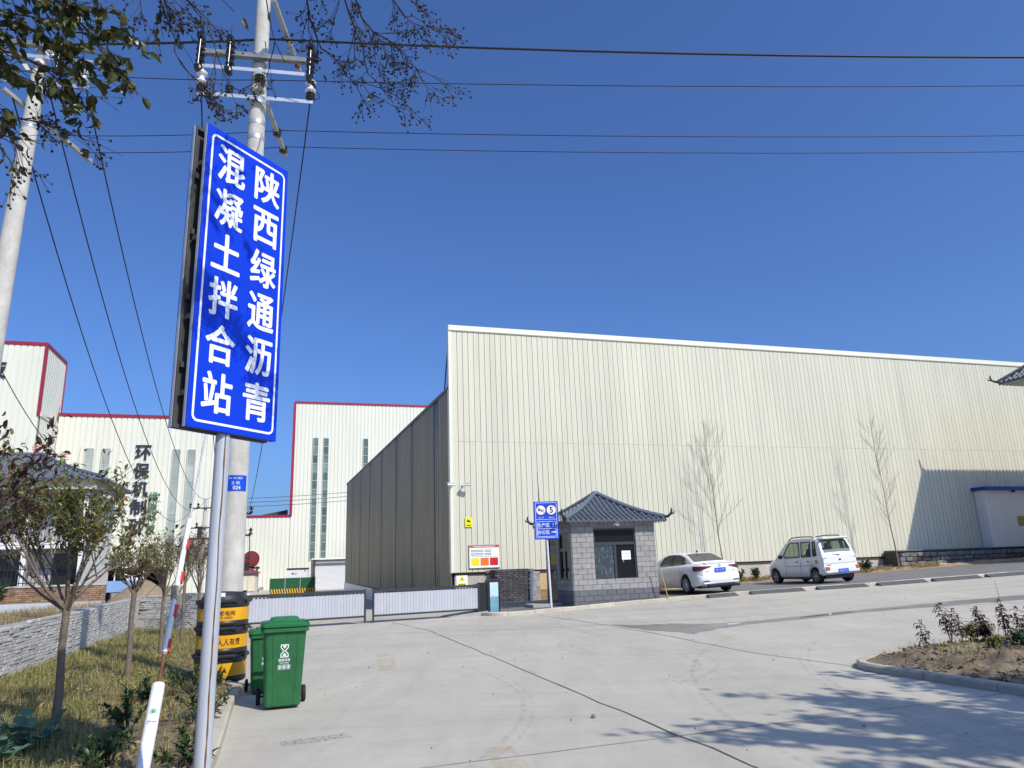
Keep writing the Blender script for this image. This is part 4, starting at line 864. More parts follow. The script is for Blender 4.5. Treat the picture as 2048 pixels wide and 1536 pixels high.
# number plate on the pole
t = thing('pole_plate', 'small blue number plate strapped round the thick concrete power pole', 'sign', (CX_, CY_, 2.98), math.radians(21))
rr = .194; b = MB(); n = 12
b.add([(rr*math.sin(a), -rr*math.cos(a), z) for z in (-.12, .12) for a in [-.95+1.9*i/n for i in range(n+1)]], [(i, i+1, n+2+i, n+1+i) for i in range(n)]); b.build('plate', SIGNB2, t)
b = MB()
for s_, z, h, x in (('KV 144 湾线', .075, .036, .0), ('主 线', .0, .05, -.0), ('024', -.075, .055, .02)):
    q = MB(); letters(q, s_, x, z, None, h, 0, .01); b.add([((rr+.003)*math.sin(v[0]/rr), -(rr+.003)*math.cos(v[0]/rr), v[2]) for v in q.v], q.f)
b.build('lettering', SIGNW, t)
# distant poles
def small_pole(label, loc, h, arms):
    t = thing('distant_pole', label, 'power pole', loc, math.radians(5)); b = MB(); b.lathe([(.2, 0), (.12, h)], (0, 0, 0), 10); b.build('pole', POLEM, t)
    for z, w_ in arms: b = MB(); b.bar((-w_, -.15, z), (w_, -.15, z), .1); b.build('crossarm', DARKSTEEL, t)
    for z, w_ in arms[:2]:
        for x in (-w_, -w_*.45, w_*.5, w_): insulator(t, (x, -.15, z), DPORC, .14, .45, 2)
    return t
sp = small_pole('slim distant power pole with crossarms and transformer frame, left of the blue sign post', (-25.7, 60, -1), 8.8, ((8.0, 1.15), (6.4, 1.2), (5.55, .9)))
b = MB(); b.bx(-1.0, 1.0, -.4, .2, 5.45, 5.6); b.bar((-.9, -.1, 5.4), (0, -.1, 3.6), .1); b.bar((.9, -.1, 5.4), (0, -.1, 3.6), .1); b.bx(-.9, .9, -.1, .0, 4.1, 4.2); b.bx(-.35, -.05, -.5, -.2, 5.6, 6.5); b.build('platform', DARKSTEEL, sp)
sp = small_pole('far pole almost hidden behind the thick concrete power pole', (-16.35, 43, -.7), 5.8, ((5.75, .7), (4.5, .72), (3.2, .72)))
b = MB(); b.tube([(.68, -.2, 4.5), (.72, -.2, 3.9), (.7, -.2, 3.2), (.66, -.2, 2.9), (.3, -.2, 2.3)], .03, 5); b.bx(.4, .7, -.3, 0, 2.5, 2.95); b.build('switch', DARKSTEEL, sp)

# overhead wires, each a thing
WIRE = mat('wire_black', (.012, .012, .014), .5, .1, 3)
def wire(label, P, Q, sag, r, group, n=26):
    P, Q = Vector(P), Vector(Q); b = MB()
    b.tube([P.lerp(Q, i/n)-Vector((0, 0, 4*sag*(i/n)*(1-i/n))) for i in range(n+1)], r, 5)
    o = b.build('overhead_wire', WIRE, None); tag(o, label, 'wire', group); return o
g1 = 'overhead wires crossing the sky'
wire('thick black overhead cable crossing the top of the sky, right of the thick pole', (-4.3, 11.5, 11.32), (46, 11.6, 11.6), 1.28, .022, g1)
wire('thick black overhead cable from the left pole to the thick pole near the top', (-9.4, 11.4, 11.33), (-4.3, 11.5, 11.32), .04, .024, g1)
wire('short cable running out of the left picture edge at the left pole top', (-22, 11.2, 11.8), (-9.4, 11.4, 11.33), .2, .024, g1)
for i, (yy, yl, nm) in enumerate(((11.05, 11.05, 'upper'), (12.58, 12.5, 'middle'), (13.15, 13.1, 'lower'))):
    zl = 10.2 if i == 0 else 10.1
    wire('thin overhead wire right of the thick pole, %s of the three thin ones' % nm, (-4.3-.1*i, yy, 10.1), (46, yy, 10.3), .92, .008, g1)
    wire('thin overhead wire between the two near poles, %s of the three thin ones' % nm, (-7.9 if i == 0 else -8.56, yl, zl+(.2 if i == 0 else 0)), (-4.3-.1*i, yy, 10.1), .05, .008, g1)
g2 = 'wires falling from the left pole to the distant pole'
for nm, P, Q, sg in (('rightmost', P3(LX_, LY_, .9, 10.5), (-25.2, 59.8, 7.9), 2.6), ('middle', P3(LX_, LY_, .25, 10.5), (-25.7, 59.8, 7.6), 3.4), ('left', P3(LX_, LY_, -.3, 10.2), (-26.7, 59.8, 7.0), 3.6)):
    wire('black wire sagging from the left pole to the distant pole, %s of the set' % nm, P, Q, sg, .014, g2, 40)
wire('leftmost wire sagging past the left pole towards the tiled house', (-11.4, 11.6, 10.4), (-21.6, 40.5, 7.9), 3.3, .014, g2, 30)
wire('black cable dropping from the right end of the thick pole crossarm behind the sign', P3(CX_, CY_, .93, 9.83), (-16.0, 42.8, 5.05), 2.2, .013, None, 30)
wire('short black cable dropping from the left end of the thick pole crossarm behind the sign', P3(CX_, CY_, -.92, 9.83), (-17.1, 42.8, 5.05), 2.2, .013, None, 30)
for k in range(3): wire('faint far wire in the gap between sign and tall factory block, %s' % ('top', 'middle', 'bottom')[k], (-46, 97, 11.6-k*.55), (-20, 97, 11.9-k*.55), .3, .03, 'far wires in the gap', 6)

# guy wire with striped guard, and the white ground sleeve round its rod
A = Vector((-2.905, 5.95, .05)); Bp = Vector((-4.27, 11.28, 9.2)); gd = (Bp-A).normalized()
t = thing('guy_wire', 'taut guy wire with a red and white striped guard leaning from the thick pole', 'guy wire', tuple(A), 0)
b = MB(); b.tube([gd*1.0, Bp-A], .009, 5); b.build('strand', GALV, t)
b = MB(); b.tube([gd*.5, gd*1.12], .016, 6); b.build('rod', mat('rusty_rod', (.13, .055, .03), .8, .3, 12), t)
GW = mat('guard_white', (.74, .72, .70), .4, .06, 4); GR = mat('guard_red', (.50, .03, .035), .4, .08, 4)
s0 = 1.08
cuts = [1.08, 1.19, 1.40, 1.52, 1.74, 1.85, 2.09, 2.20, 2.44]
for k in range(8):
    b = MB(); a, c = cuts[k], cuts[k+1]; b.tube([gd*a, gd*(c-.001)], .025, 10); b.build('guard_band', GW, t)
    if k % 2 == 0:
        b = MB(); b.M = Matrix.Translation((.012, .012, 0)); b.tube([gd*a, gd*(c-.001)], .0265, 10); b.build('guard_band', GR, t)
b = MB(); b.tube([gd*(s0-.06), gd*(s0+.05)], [.012, .022], 6); b.box(tuple(gd*1.645+Vector((.0, -.02, 0))), (.06, .05, .13), .3, .01); b.box(tuple(gd*1.57+Vector((.02, .0, 0))), (.09, .03, .12), .3, .01); b.build('clamp', mat('dirty_clamp', (.28, .26, .2), .7, .2, 6), t)
t = thing('marker_sleeve', 'white plastic sleeve with a round green emblem leaning at the foot of the guy wire', 'marker post', tuple(A), 0)
b = MB(); b.tube([gd*-.1, gd*.25, gd*.79, gd*.81, gd*.81], [.052, .052, .051, .048, .03], 20); b.build('sleeve', mat('sleeve_white', (.72, .73, .74), .38, .07, 7), t)
ax = gd; side = ax.cross(Vector((.42, -.90, 0))).normalized(); fr_ = side.cross(ax).normalized()
if fr_.y > 0: fr_ = -fr_; side = -side
if side.x < 0: side = -side
def wrap_on(b, q, s0_, R):
    b.add([tuple(ax*(s0_+v[2])+(fr_*math.cos(v[0]/R)+side*math.sin(v[0]/R))*(R+.0015)) for v in q.v], q.f)
q = MB(); disc(q, 0, 0, .026, 0, 24, .023); disc(q, 0, 0, .017, 0, 20); b = MB(); wrap_on(b, q, .57, .052); b.build('emblem', mat('emblem_green', (.01, .22, .17), .4, .05, 3), t)
q = MB(); letters(q, '国家电网', 0, .010, .065, .016, 0, .01); letters(q, 'STATE GRID', 0, -.010, .06, .009, 0, 0); b = MB(); wrap_on(b, q, .48, .052); b.build('lettering', mat('faded_ink', (.25, .30, .32), .6, .1, 5), t)

# ------------------------------------------------------------------ striped crash barrel round the pole
t = thing('crash_barrel', 'yellow and black stacked crash barrel wrapped round the thick power pole', 'barrel', (CX_-.07, CY_, .09), math.radians(21))
YEL = mat('barrel_yellow', (.68, .34, .008), .45, .10, 5, streak=.4); H3 = .385; RB = .365
for k in range(3):
    z = k*H3; b = MB(); b.lathe([(RB-.02, z), (RB, z+.02), (RB, z+.07), (RB-.015, z+.085), (RB-.015, z+H3-.115), (RB, z+H3-.10), (RB+.004, z+H3-.04), (RB-.03, z+H3-.002)], (0, 0, 0), 32)
    if k == 2: b.lathe([(RB-.03, z+H3), (RB-.05, z+H3+.03), (RB-.09, z+H3+.10), (RB-.12, z+H3+.115), (.21, z+H3+.12)], (0, 0, 0), 32)
    tier = b.build('tier', BLACK, t)
    b = MB(); b.lathe([(RB-.006, z+.088), (RB-.006, z+H3-.118)], (0, 0, 0), 40); b.build('yellow_band', YEL, tier)
    for a in (.5, 1.6, 2.7, 3.8, 4.9, 6.0):
        b = MB(); c_, s_ = math.cos(a), math.sin(a); b.box((c_*(RB-.0), s_*(RB-.0), z+H3-.028), (.05, .26, .06), a, .02); b.build('lug', BLACK, tier)
def barrel_print(z, items, m, nm, xo=0):
    b = MB()
    for s_, dz, wd, h, x in items:
        q = MB(); letters(q, s_, x, z+dz, wd, h, 0, .012); b.add([((RB-.003)*math.sin(v[0]/RB), -(RB-.003)*math.cos(v[0]/RB), v[2]) for v in q.v], q.f)
    b.build(nm, m, t)
barrel_print(2*H3+.175, [('国家电网', .018, .31, .072, .02), ('STATE GRID', -.046, .28, .032, .0)], INK, 'lettering')
barrel_print(1*H3+.175, [('人人有责', 0, .34, .10, .11)], INK, 'lettering')
b = MB(); q = MB(); flat(q, [(-.10, -.05), (.02, -.05), (.02, .06), (-.10, .06)], 0); b.add([((RB-.055)*math.sin(v[0]/RB), -(RB-.055)*math.cos(v[0]/RB)+(-.0), 3*H3+.05+v[2]*.8) for v in q.v], q.f); b.build('sticker', SIGNW, t)
# ------------------------------------------------------------------ green wheelie bins
GRN = mat('bin_green', (.016, .112, .035), .50, .22, 7, streak=.5, spec=.45, bump=.03); GRN2 = mat('bin_green_lid', (.018, .135, .042), .42, .12, 5, spec=.45)
def wheelie_bin(label, loc, rz, group):
    t = thing('wheelie_bin', label, 'bin', loc, rz, group); b = MB()
    def ring(w_, d0, d1, z, r=.05, n=3): return [(p[0], p[1], z) for p in rrect(-w_/2, w_/2, d0, d1, r, n)]
    rings = [ring(.40, -.20, .22, .03), ring(.42, -.22, .26, .05), ring(.445, -.245, .29, .35), ring(.50, -.285, .33, .88), ring(.505, -.29, .335, .885), ring(.56, -.32, .36, .90), ring(.56, -.32, .36, .945), ring(.52, -.30, .34, .95)]
    n = len(rings[0]); b.add([p for r in rings for p in r], [(i*n+k, i*n+(k+1) % n, (i+1)*n+(k+1) % n, (i+1)*n+k) for i in range(len(rings)-1) for k in range(n)], False); b.add(rings[0], [tuple(range(n))[::-1]]); b.add(rings[-1], [tuple(range(n))]); b.build('body', GRN, t)
    b = MB()
    for x0, x1 in ((-.145, -.140), (.150, .156)): b.add([(x0*.82, -.2225, .06), (x1*.82, -.2225, .06), (x1, -.289, .87), (x0, -.289, .87), (x0*.82, -.20, .06), (x1*.82, -.20, .06), (x1, -.27, .87), (x0, -.27, .87)], [(0, 1, 2, 3), (0, 3, 7, 4), (1, 5, 6, 2)])
    b.build('front_rib', mat('rib_dark_green', (.006, .07, .02), .5, .1, 4), t)
    b = MB(); rr_ = [ring(.575, -.335, .36, .955, .06), ring(.58, -.34, .365, .985, .06), ring(.53, -.31, .34, 1.005, .05), ring(.36, -.22, .24, 1.02, .08), ring(.32, -.18, .20, 1.055, .08), ring(.26, -.14, .16, 1.06, .07)]
    b.add([p for r in rr_ for p in r], [(i*n+k, i*n+(k+1) % n, (i+1)*n+(k+1) % n, (i+1)*n+k) for i in range(len(rr_)-1) for k in range(n)], False); b.add(rr_[-1], [tuple(range(n))]); b.add(rr_[0], [tuple(range(n))[::-1]])
    for sx in (-1, 1):
        for q in range(4): b.box((sx*(.20+.022*q), -.27+.0*q, 1.012), (.010, .09, .03), 0, .003)
    b.build('lid', GRN2, t)
    b = MB(); b.tube([(-.26, .37, .96), (-.26, .44, .97), (.26, .44, .97), (.26, .37, .96)], .018, 8); b.build('handle', GRN2, t)
    b = MB(); b.tube([(-.30, .27, .10), (.30, .27, .10)], .012, 6); b.build('axle', BLACK, t)
    for sx in (-1, 1): b = MB(); b.lathe([(.03, -.025), (.085, -.025), (.10, -.018), (.10, .018), (.085, .025), (.03, .025)], (sx*.275, .27, .10), 18, 'x'); b.build('wheel', RUBBER, t)
    tilt = Matrix.Translation((0, -.2685, .65)) @ Matrix.Rotation(math.radians(4.3), 4, 'X') @ Matrix.Translation((0, 0, -.65))
    b = MB(tilt)
    P = [(-.042, .745), (.042, .745), (.042, .715), (.008, .675), (.042, .635), (.042, .605), (-.042, .605), (-.042, .635), (-.008, .675), (-.042, .715)]
    Q = [(-.028, .733), (.028, .733), (.028, .718), (.0, .682), (-.028, .718)]; Q2 = [(-.028, .617), (.028, .617), (.028, .632), (0, .668), (-.028, .632)]
    for a, c in zip(P, P[1:]+P[:1]):
        a, c = Vector((a[0], 0, a[1])), Vector((c[0], 0, c[1])); d = (c-a).normalized(); nn = Vector((-d.z, 0, d.x))*.0055; e = d*.003; b.add([a-e-nn, c+e-nn, c+e+nn, a-e+nn], [(0, 1, 2, 3)])
    flat(b, [(-.024, .735), (.024, .735), (0, .70)], 0); flat(b, [(-.024, .617), (.024, .617), (.0, .655)], 0)
    letters(b, '厨余垃圾', 0, .57, .135, .036, 0, .012); letters(b, 'Food Waste', 0, .537, .105, .018, 0, .01)
    for x in (-.05, 0, .05): frame_line(b, x-.02, x+.02, .475, .515, .003, .004, 0); flat(b, [(x-.012, .482), (x+.012, .485), (x+.004, .508), (x-.006, .498)], 0); flat(b, [(x-.02, .462), (x+.02, .462), (x+.02, .468), (x-.02, .468)], 0)
    for i, p in enumerate(b.v): b.v[i] = (p[0], p[1]-.0025, p[2])
    b.build('print', SIGNW, t); return t
BG = 'green wheelie bins by the bed kerb'
wb = wheelie_bin('green wheelie bin with white food waste print standing in front', (-2.985, 9.56, .0), math.radians(20), BG)
dup(wb, (-3.60, 10.72, 0), math.radians(22), 'smaller green wheelie bin half hidden behind the printed front bin', BG, .82)
# ------------------------------------------------------------------ pale ledgestone wall along the bed
STONE = mat('pale_ledgestone', (.45, .44, .42), .9, .16, 9, bump=.4, bscale=30, rnd=.16)
def stone_wall(label, P, z0, h0, h1, rows_h, blen, limit, name='stone_wall'):
    t = thing(name, label, 'wall', (P[0][0], P[0][1], 0), 0); ox, oy = P[0]
    P = resample([Vector(p) for p in P], 1.0); core = MB(); cand = []
    tot = sum((P[i+1]-P[i]).length for i in range(len(P)-1)); acc = 0
    for i in range(len(P)-1):
        a, c = P[i], P[i+1]; d = (c-a).normalized(); L = (c-a).length; n_ = Vector((d.y, -d.x)); ha = h0+(h1-h0)*acc/tot; hb = h0+(h1-h0)*(acc+L)/tot
        vs = []
        for p, h in ((a, ha), (c, hb)):
            for off in (-.012, -.36): vs += [(p.x+n_.x*off-ox, p.y+n_.y*off-oy, z0), (p.x+n_.x*off-ox, p.y+n_.y*off-oy, z0+h-.02)]
        core.add(vs, [(0, 1, 5, 4), (2, 6, 7, 3), (1, 3, 7, 5)])
        acc += L
    core.build('core', mat('wall_mortar', (.30, .30, .30), .95, .2, 8), t, fix=True)
    s = 0; meshes = {}
    for r in range(40):
        z = r*rows_h; x = random.uniform(-blen, 0)
        while x < tot:
            w_ = blen*random.choice((.45, .7, 1, 1.2, 1.5)); xc = x+w_/2; x += w_
            if xc < 0 or xc > tot: continue
            h = h0+(h1-h0)*xc/tot
            if z > h-.02: continue
            rem = xc; i = 0
            while i < len(P)-2 and rem > (P[i+1]-P[i]).length: rem -= (P[i+1]-P[i]).length; i += 1
            d = (P[i+1]-P[i]).normalized(); p = P[i]+d*rem; cand.append((math.hypot(p.x, p.y), p, d, w_, z0+z+rows_h/2))
    cand.sort(key=lambda c: c[0]); rest = MB()
    vis = [c for c in cand if c[0] > 13.2]; other = [c for c in cand if c[0] <= 13.2]
    for k, (dd, p, d, w_, z) in enumerate(vis+other):
        n_ = Vector((d.y, -d.x)); a = math.atan2(d.y, d.x); pr = random.uniform(-.012, .010)
        if k < limit:
            key = round(w_, 3)
            if key not in meshes: meshes[key] = MB().box((0, 0, 0), (w_-.007, .07, rows_h-.006), 0, .005).mesh('stone', STONE)
            link('stone', meshes[key], t, (p.x-ox+n_.x*(pr-.03), p.y-oy+n_.y*(pr-.03), z), (random.uniform(-.02, .02), random.uniform(-.012, .012), a+random.uniform(-.015, .015)))
        else: rest.box((p.x-ox+n_.x*(pr-.03), p.y-oy+n_.y*(pr-.03), z), (w_-.012, .07, rows_h-.010), a)
    if rest.v: o = rest.build('far_stones', STONE, t); o['kind'] = 'stuff'
    cap = MB()
    return t
stone_wall('long pale grey ledgestone wall running back along the grassy bed on the left', WALLP[1:], .0, .84, 1.02, .056, .27, 300)
stone_wall('grey ledgestone wall end section facing the camera with tree shadows on it', WALL2, .0, 1.06, 1.16, .056, .26, 300)

# ------------------------------------------------------------------ two-storey tiled house
HZ = 6.8
hs = thing('tiled_house', 'two-storey white house with grey tiled roof and balconies behind the young trees', 'house', (-21.85, 38, 0), A1)
HT = mat('house_tile', (.13, .15, .19), .45, .15, 3); HW_ = mat('house_white', (.66, .67, .68), .8, .06, 2); HB = mat('house_grey_block', (.34, .35, .37), .85, .15, 3)
LW_ = 13.0; DP = 8.0
hip_roof(hs, -LW_, 0, 0, DP, HZ, HZ+1.75, LW_/2-4.1, .30, HT, RIDGE, .09, .09, drop=.03, sides='se')
b = MB(); b.bx(-LW_+.3, -.3, .3, .36, HZ-.55, HZ-.062); b.bx(-.36, -.3, .36, DP-.3, HZ-.55, HZ-.062); b.build('eave_board', mat('eave_cream', (.48, .46, .40), .7, .05, 2), hs)
holes = []
for x in (-11.2, -8.2, -5.2, -2.4): holes += [(x, x+1.5, 4.1, 5.9), (x, x+1.5, .9, 3.0)]
b = MB(); wall_with_hole(b, -LW_+.8, -.9, .4, HZ-.56, holes, 2.0, 2.2); b.bx(-LW_+.8, -.9, DP-1, DP-.8, .4, HZ-.56); b.bx(-LW_+.8, -LW_+1, 2.2, DP-1, .4, HZ-.56); b.build('wall', HB, hs)
for x in (-.9, -LW_+.6): b = MB(); b.bx(x, x+.2, .7, DP-.8, .4, HZ-.56); b.build('gable_wall', HW_, hs)
for h in holes:
    fr = MB(); fr.bx(h[0], h[1], 2.02, 2.1, h[2], h[2]+.07); fr.bx(h[0], h[1], 2.02, 2.1, h[3]-.07, h[3]); fr.bx(h[0], h[0]+.07, 2.02, 2.1, h[2]+.07, h[3]-.07); fr.bx(h[1]-.07, h[1], 2.02, 2.1, h[2]+.07, h[3]-.07); fr.bx((h[0]+h[1])/2-.03, (h[0]+h[1])/2+.03, 2.02, 2.1, h[2]+.07, h[3]-.07)
    wd = fr.build('window', FRM, hs); p = MB(); p.bx(h[0]+.07, h[1]-.07, 2.06, 2.075, h[2]+.07, h[3]-.07); p.build('pane', WINDARK, wd)
b = MB(); b.bx(-LW_+.8, -.9, .75, 2.0, 3.25, 3.45); b.bx(-LW_+.8, -.9, .72, .85, 3.45, 3.6); b.build('balcony', HW_, hs)
for x in (-9.3, -6.3, -3.4):
    b = MB(); b.bx(x-.12, x+.12, .8, 1.04, .4, 3.25); b.build('column', HW_, hs)
    b = MB(); b.bx(x-.1, x+.1, .82, 1.02, 3.6, HZ-.56); b.build('column', HW_, hs)
b = MB(); b.bx(-LW_+.9, -1, .77, .81, 4.42, 4.47); rl = b.build('railing', BLACK, hs)
bm3 = MB().bx(-.012, .012, -.012, .012, 0, .82).mesh('baluster', BLACK)
for i in range(72): link('baluster', bm3, rl, (-LW_+1+i*.16, .79, 3.6))
t = thing('roof_letters', 'thin red standing characters on the ridge of the tiled house', 'letters', (-21.85, 38, 0), A1)
for ch, u, z in (('安', -4.35, 9.0), ('全', -2.9, 8.72)):
    b = MB(); letters(b, ch, u, z-.12, .5, .56, 4.05, .0); b.build('character', REDINK, t)
    b = MB(); b.bx(u-.03, u+.03, 4.06, 4.1, z-1.1, z-.38); b.build('stand', DARKSTEEL, t)
t = thing('planter_wall', 'low reddish brick planter wall in front of the tiled house', 'wall', (-33, 30.5, 0), A1)
b = MB(); b.bx(0, 14.5, .05, .5, .4, 1.34); b.build('core', mat('brick_mortar', (.20, .15, .11), .95, .2, 4), t)
b = MB(); RB_ = mat('red_brown_brick', (.24, .15, .10), .9, .3, 3, island=.3)
for r in range(9):
    for c in range(48):
        if random.random() < .97: b.box((c*.30+.15+(.15 if r % 2 else 0), .04+random.uniform(-.02, .01), .56+r*.09), (.285, .06, .08))
o = b.build('bricks', RB_, t); o['kind'] = 'stuff'
b = MB(); b.bx(-.05, 14.6, -.03, .55, 1.345, 1.42); b.build('coping', CONC, t)
t = thing('iron_fence', 'black iron picket fence standing on the brick planter wall', 'fence', (-33, 30.7, 1.42), A1)
b = MB(); b.bx(0, 12, -.015, .015, .1, .14); b.bx(0, 12, -.015, .015, .72, .76); b.build('rail', BLACK, t)
pm = MB().bx(-.014, .014, -.014, .014, 0, .95).mesh('picket', BLACK)
for i in range(75): link('picket', pm, t, (.08+i*.16, 0, 0))

# ------------------------------------------------------------------ pale factory blocks far behind
def corr(b, x0, x1, y, z0, z1, pitch=.55, d=.08, axis='x', flip=1):
    n = int(abs(x1-x0)/pitch); st = (x1-x0)/n; prof = []
    for i in range(n):
        x = x0+i*st; prof += [(x, 0), (x+st*.80, 0), (x+st*.84, d), (x+st*.96, d)]
    prof.append((x1, 0)); m_ = len(prof); pt = (lambda p, z: (p[0], y+p[1]*flip, z)) if axis == 'x' else (lambda p, z: (y+p[1]*flip, p[0], z))
    b.add([pt(p, z0) for p in prof]+[pt(p, z1) for p in prof], [(k, k+1, m_+k+1, m_+k) for k in range(m_-1)])
def block(name, label, loc, x0, x1, y1, z0, z1, trims=True, left=True):
    t = thing(name, label, 'factory building', loc, A1)
    b = MB(); corr(b, x0, x1, 0, z0, z1); corr(b, 0, y1, x1, z0, z1, axis='y', flip=-1); corr(b, y1, 0, x0, z0, z1, axis='y', flip=1); b.build('wall', PALE, t)
    b = MB(); b.bx(x0+.1, x1-.1, .1, y1, z0, z1-.1); b.build('core', PALE_EDGE, t)
    b = MB(); b.bx(x0-.06, x1+.06, -.08, .15, z1, z1+.34); b.bx(x1-.1, x1+.08, .15, y1, z1, z1+.34); b.bx(x0-.08, x0+.1, .15, y1, z1, z1+.34); b.build('roof_trim', REDTRIM, t)
    return t
def strip_window(t, x0, x1, z0, z1, n, gm, nm='window'):
    b = MB(); b.bx(x0-.07, x0, -.12, .0, z0, z1); b.bx(x1, x1+.07, -.12, 0, z0, z1); [b.bx(x0, x1, -.06, -.0, z0+(z1-z0)/n*k-.03, z0+(z1-z0)/n*k+.03) for k in range(n+1)]; b.bx(x0-.06, x1+.06, -.05, 0, z1, z1+.06); w_ = b.build(nm, PALE_EDGE, t); h = (z1-z0)/n
    me = MB().bx(x0, x1, -.03, -.01, .02, h-.02).mesh('pane', gm)
    for k in range(n): link('pane', me, w_, (0, 0, z0+k*h))
GC = mat('green_grey_glazing', (.10, .145, .13), .2, .4, .4, spec=.6, rnd=.4); GB = mat('pale_glazing', (.33, .37, .34), .3, .15, .5, rnd=.15)  # GC tone differs per pane, standing in for varied reflections
A_ = block('factory_tower', 'pale factory tower with crimson edges cut by the left picture edge', (-47.32, 70, 0), -14, 0, 7.2, -1.3, 24.9)
b = MB(); b.bx(-.12, .14, -.14, .12, 17.7, 24.9); b.build('corner_trim', REDTRIM, A_)
b = MB(); b.bx(-.0, .1, 7.15, 7.25, 17.7, 24.9); b.build('corner_trim', REDTRIM, A_)
b = MB(); letters(b, '技', -4.15, 22.3, 1.9, 2.0, -.12, .03); b.build('lettering', NAVYINK, A_)
B_ = block('factory_block', 'wide pale factory block carrying black vertical lettering, left of the blue sign', (-49.16, 75.76, 0), 0.2, 17.4, 14, -1.3, 18.85)
b = MB(); corr(b, -6.0, -.02, .16, -1.3, 17.6, axis='y', flip=-1); b.bx(.1, .25, -6, -.08, 17.6, 18.0); b.build('return_wall', PALE, B_)
b = MB()
for i, ch in enumerate('环保机制砂'): letters(b, ch, 8.72, 14.95-1.985*i, 1.62, 1.72, -.12, .03)
b.build('lettering', NAVYINK, B_)
b = MB()
for i, ch in enumerate('绿能科技'): letters(b, ch, 10.12, 10.15-1.14*i, .92, 1.0, -.12, .02)
b.build('lettering', GREENINK, B_)
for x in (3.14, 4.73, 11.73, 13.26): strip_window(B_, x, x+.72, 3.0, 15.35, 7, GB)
C_ = block('factory_block', 'tall pale factory block with crimson edge and dark strip windows behind the dark shed wall', (-33.5, 108, 0), 0, 29, 16, -2, 26.85)
b = MB(); b.bx(-.2, .2, -.2, .16, 9.8, 26.85); b.build('corner_trim', REDTRIM, C_)
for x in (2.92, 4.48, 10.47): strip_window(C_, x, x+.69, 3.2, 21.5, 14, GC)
D_ = block('factory_wing', 'low pale factory wing with crimson roof line seen right of the thick pole', (-33.5, 108.0, 0), -11, -.03, 12, -2, 9.55)
b = MB(); b.add([(-5.6, 3, 9.85), (-.4, 3, 9.85), (-.4, 3, 10.9), (-.4, 6, 10.9), (-5.6, 6, 9.85)], [(0, 1, 2), (0, 2, 3, 4)]); b.build('roof', mat('dark_roof', (.03, .035, .05), .6, .1, 2), D_)
# yard things beyond the gate
YZ = -.70
t = thing('roller_shutter_garage', 'small grey garage with a white ribbed roller shutter at the back of the yard', 'garage', (-27.2, 98, YZ-.6), A1); t.scale = (1.3,)*3
b = MB(); b.bx(0, 6, .06, 5, 0, 3.4); b.build('wall', mat('garage_grey', (.30, .31, .33), .7, .1, 2), t)
b = MB(); b.bx(-.1, 6, -.45, 5.1, 3.4, 3.55); b.build('roof', WHITE, t)
b = MB(); n = 26
for k in range(n): b.bx(.25, 5.5, .0+.012*(k % 2), .055, k*3.0/n+.02, (k+1)*3.0/n-.0)
b.build('shutter', mat('shutter_white', (.66, .67, .69), .5, .04, 3), t); b = MB(); b.bx(.25, 5.5, -.25, .055, 3.03, 3.38); b.build('shutter_box', mat('garage_grey', (.30, .31, .33), .7), t)
b = MB(); b.bx(.0, .2, -.06, .06, 0, 3.4); b.build('door_jamb', DARKSTEEL, t)
t = thing('green_barrier', 'dark green site barrier with a yellow and black striped foot in the yard', 'barrier', (-20.75, 62, YZ), A1)
for k in range(3): b = MB(); b.bx(k*1.22, k*1.22+1.2, 0, .05, .28, 1.86); b.build('barrier_panel', mat('barrier_green', (.012, .09, .035), .5, .1, 2), t)
for k in range(4): b = MB(); b.bx(k*1.22-.03, k*1.22+.02, -.03, .08, .0, 1.92); b.build('post', GALV, t)
b = MB(); b.bx(0, 3.7, -.02, .04, .62, 1.0); b.build('kick_board', mat('sign_yellow2', (.72, .42, .01), .5, .05, 3), t)
b = MB()
for k in range(18): x = k*.205; flat(b, [(x+.1, .62), (x+.2, .62), (x+.1, 1.0), (x, 1.0)], -.024)
b.build('stripe', INK, t)
t = thing('storage_tank', 'dark red cylindrical tank lying on a frame beside the tall block', 'tank', (-22.4, 62, YZ-.4), math.radians(20))
b = MB(); b.lathe([(1e-4, -1.60), (.60, -1.58), (.65, -1.52), (.66, 1.5), (.3, 1.6)], (0, 0, 3.9), 24, 'y', False); b.build('drum', mat('tank_red', (.17, .022, .017), .45, .12, 3), t, fix=True)
b = MB(); b.lathe([(.67, -.03), (.70, -.03), (.70, .03), (.67, .03)], (.0, -1.3, 3.9), 24, 'y', cap=False); b.build('band', WHITE, t, fix=True)
b = MB()
for x in (-.5, .5):
    for y in (-1.2, 1.2): b.bx(x-.06, x+.06, y-.06, y+.06, 0, 3.3)
b.bx(-.7, .7, -1.4, 1.4, 3.1, 3.25); b.build('frame', DARKSTEEL, t)
t = thing('electric_kiosk', 'small cream electric kiosk with a maroon hipped roof beside the thick pole', 'kiosk', (-21.25, 58, YZ-.2), A1)
b = MB(); b.bx(-.75, .85, 0, 1.2, 0, 2.55); b.build('body', mat('kiosk_grey', (.40, .40, .40), .7, .1, 2), t)
b = MB(); P = [(-1.0, -.25, 2.55), (1.1, -.25, 2.55), (1.1, 1.45, 2.55), (-1, 1.45, 2.55), (.05, .6, 3.05)]; b.add(P, [(0, 1, 4), (1, 2, 4), (2, 3, 4), (3, 0, 4), (3, 2, 1, 0)]); b.build('roof', mat('maroon_roof', (.17, .05, .06), .5, .1, 3), t)
for x in (-.42, .12): b = MB(); b.bx(x, x+.52, -.06, 0, 1.2, 2.4); b.build('door', mat('kiosk_cream', (.62, .58, .44), .5, .05, 3), t)
b = MB(); b.bx(-.6, .3, -.5, -.05, 0, 1.05); b.build('plinth_box', WHITE, t)
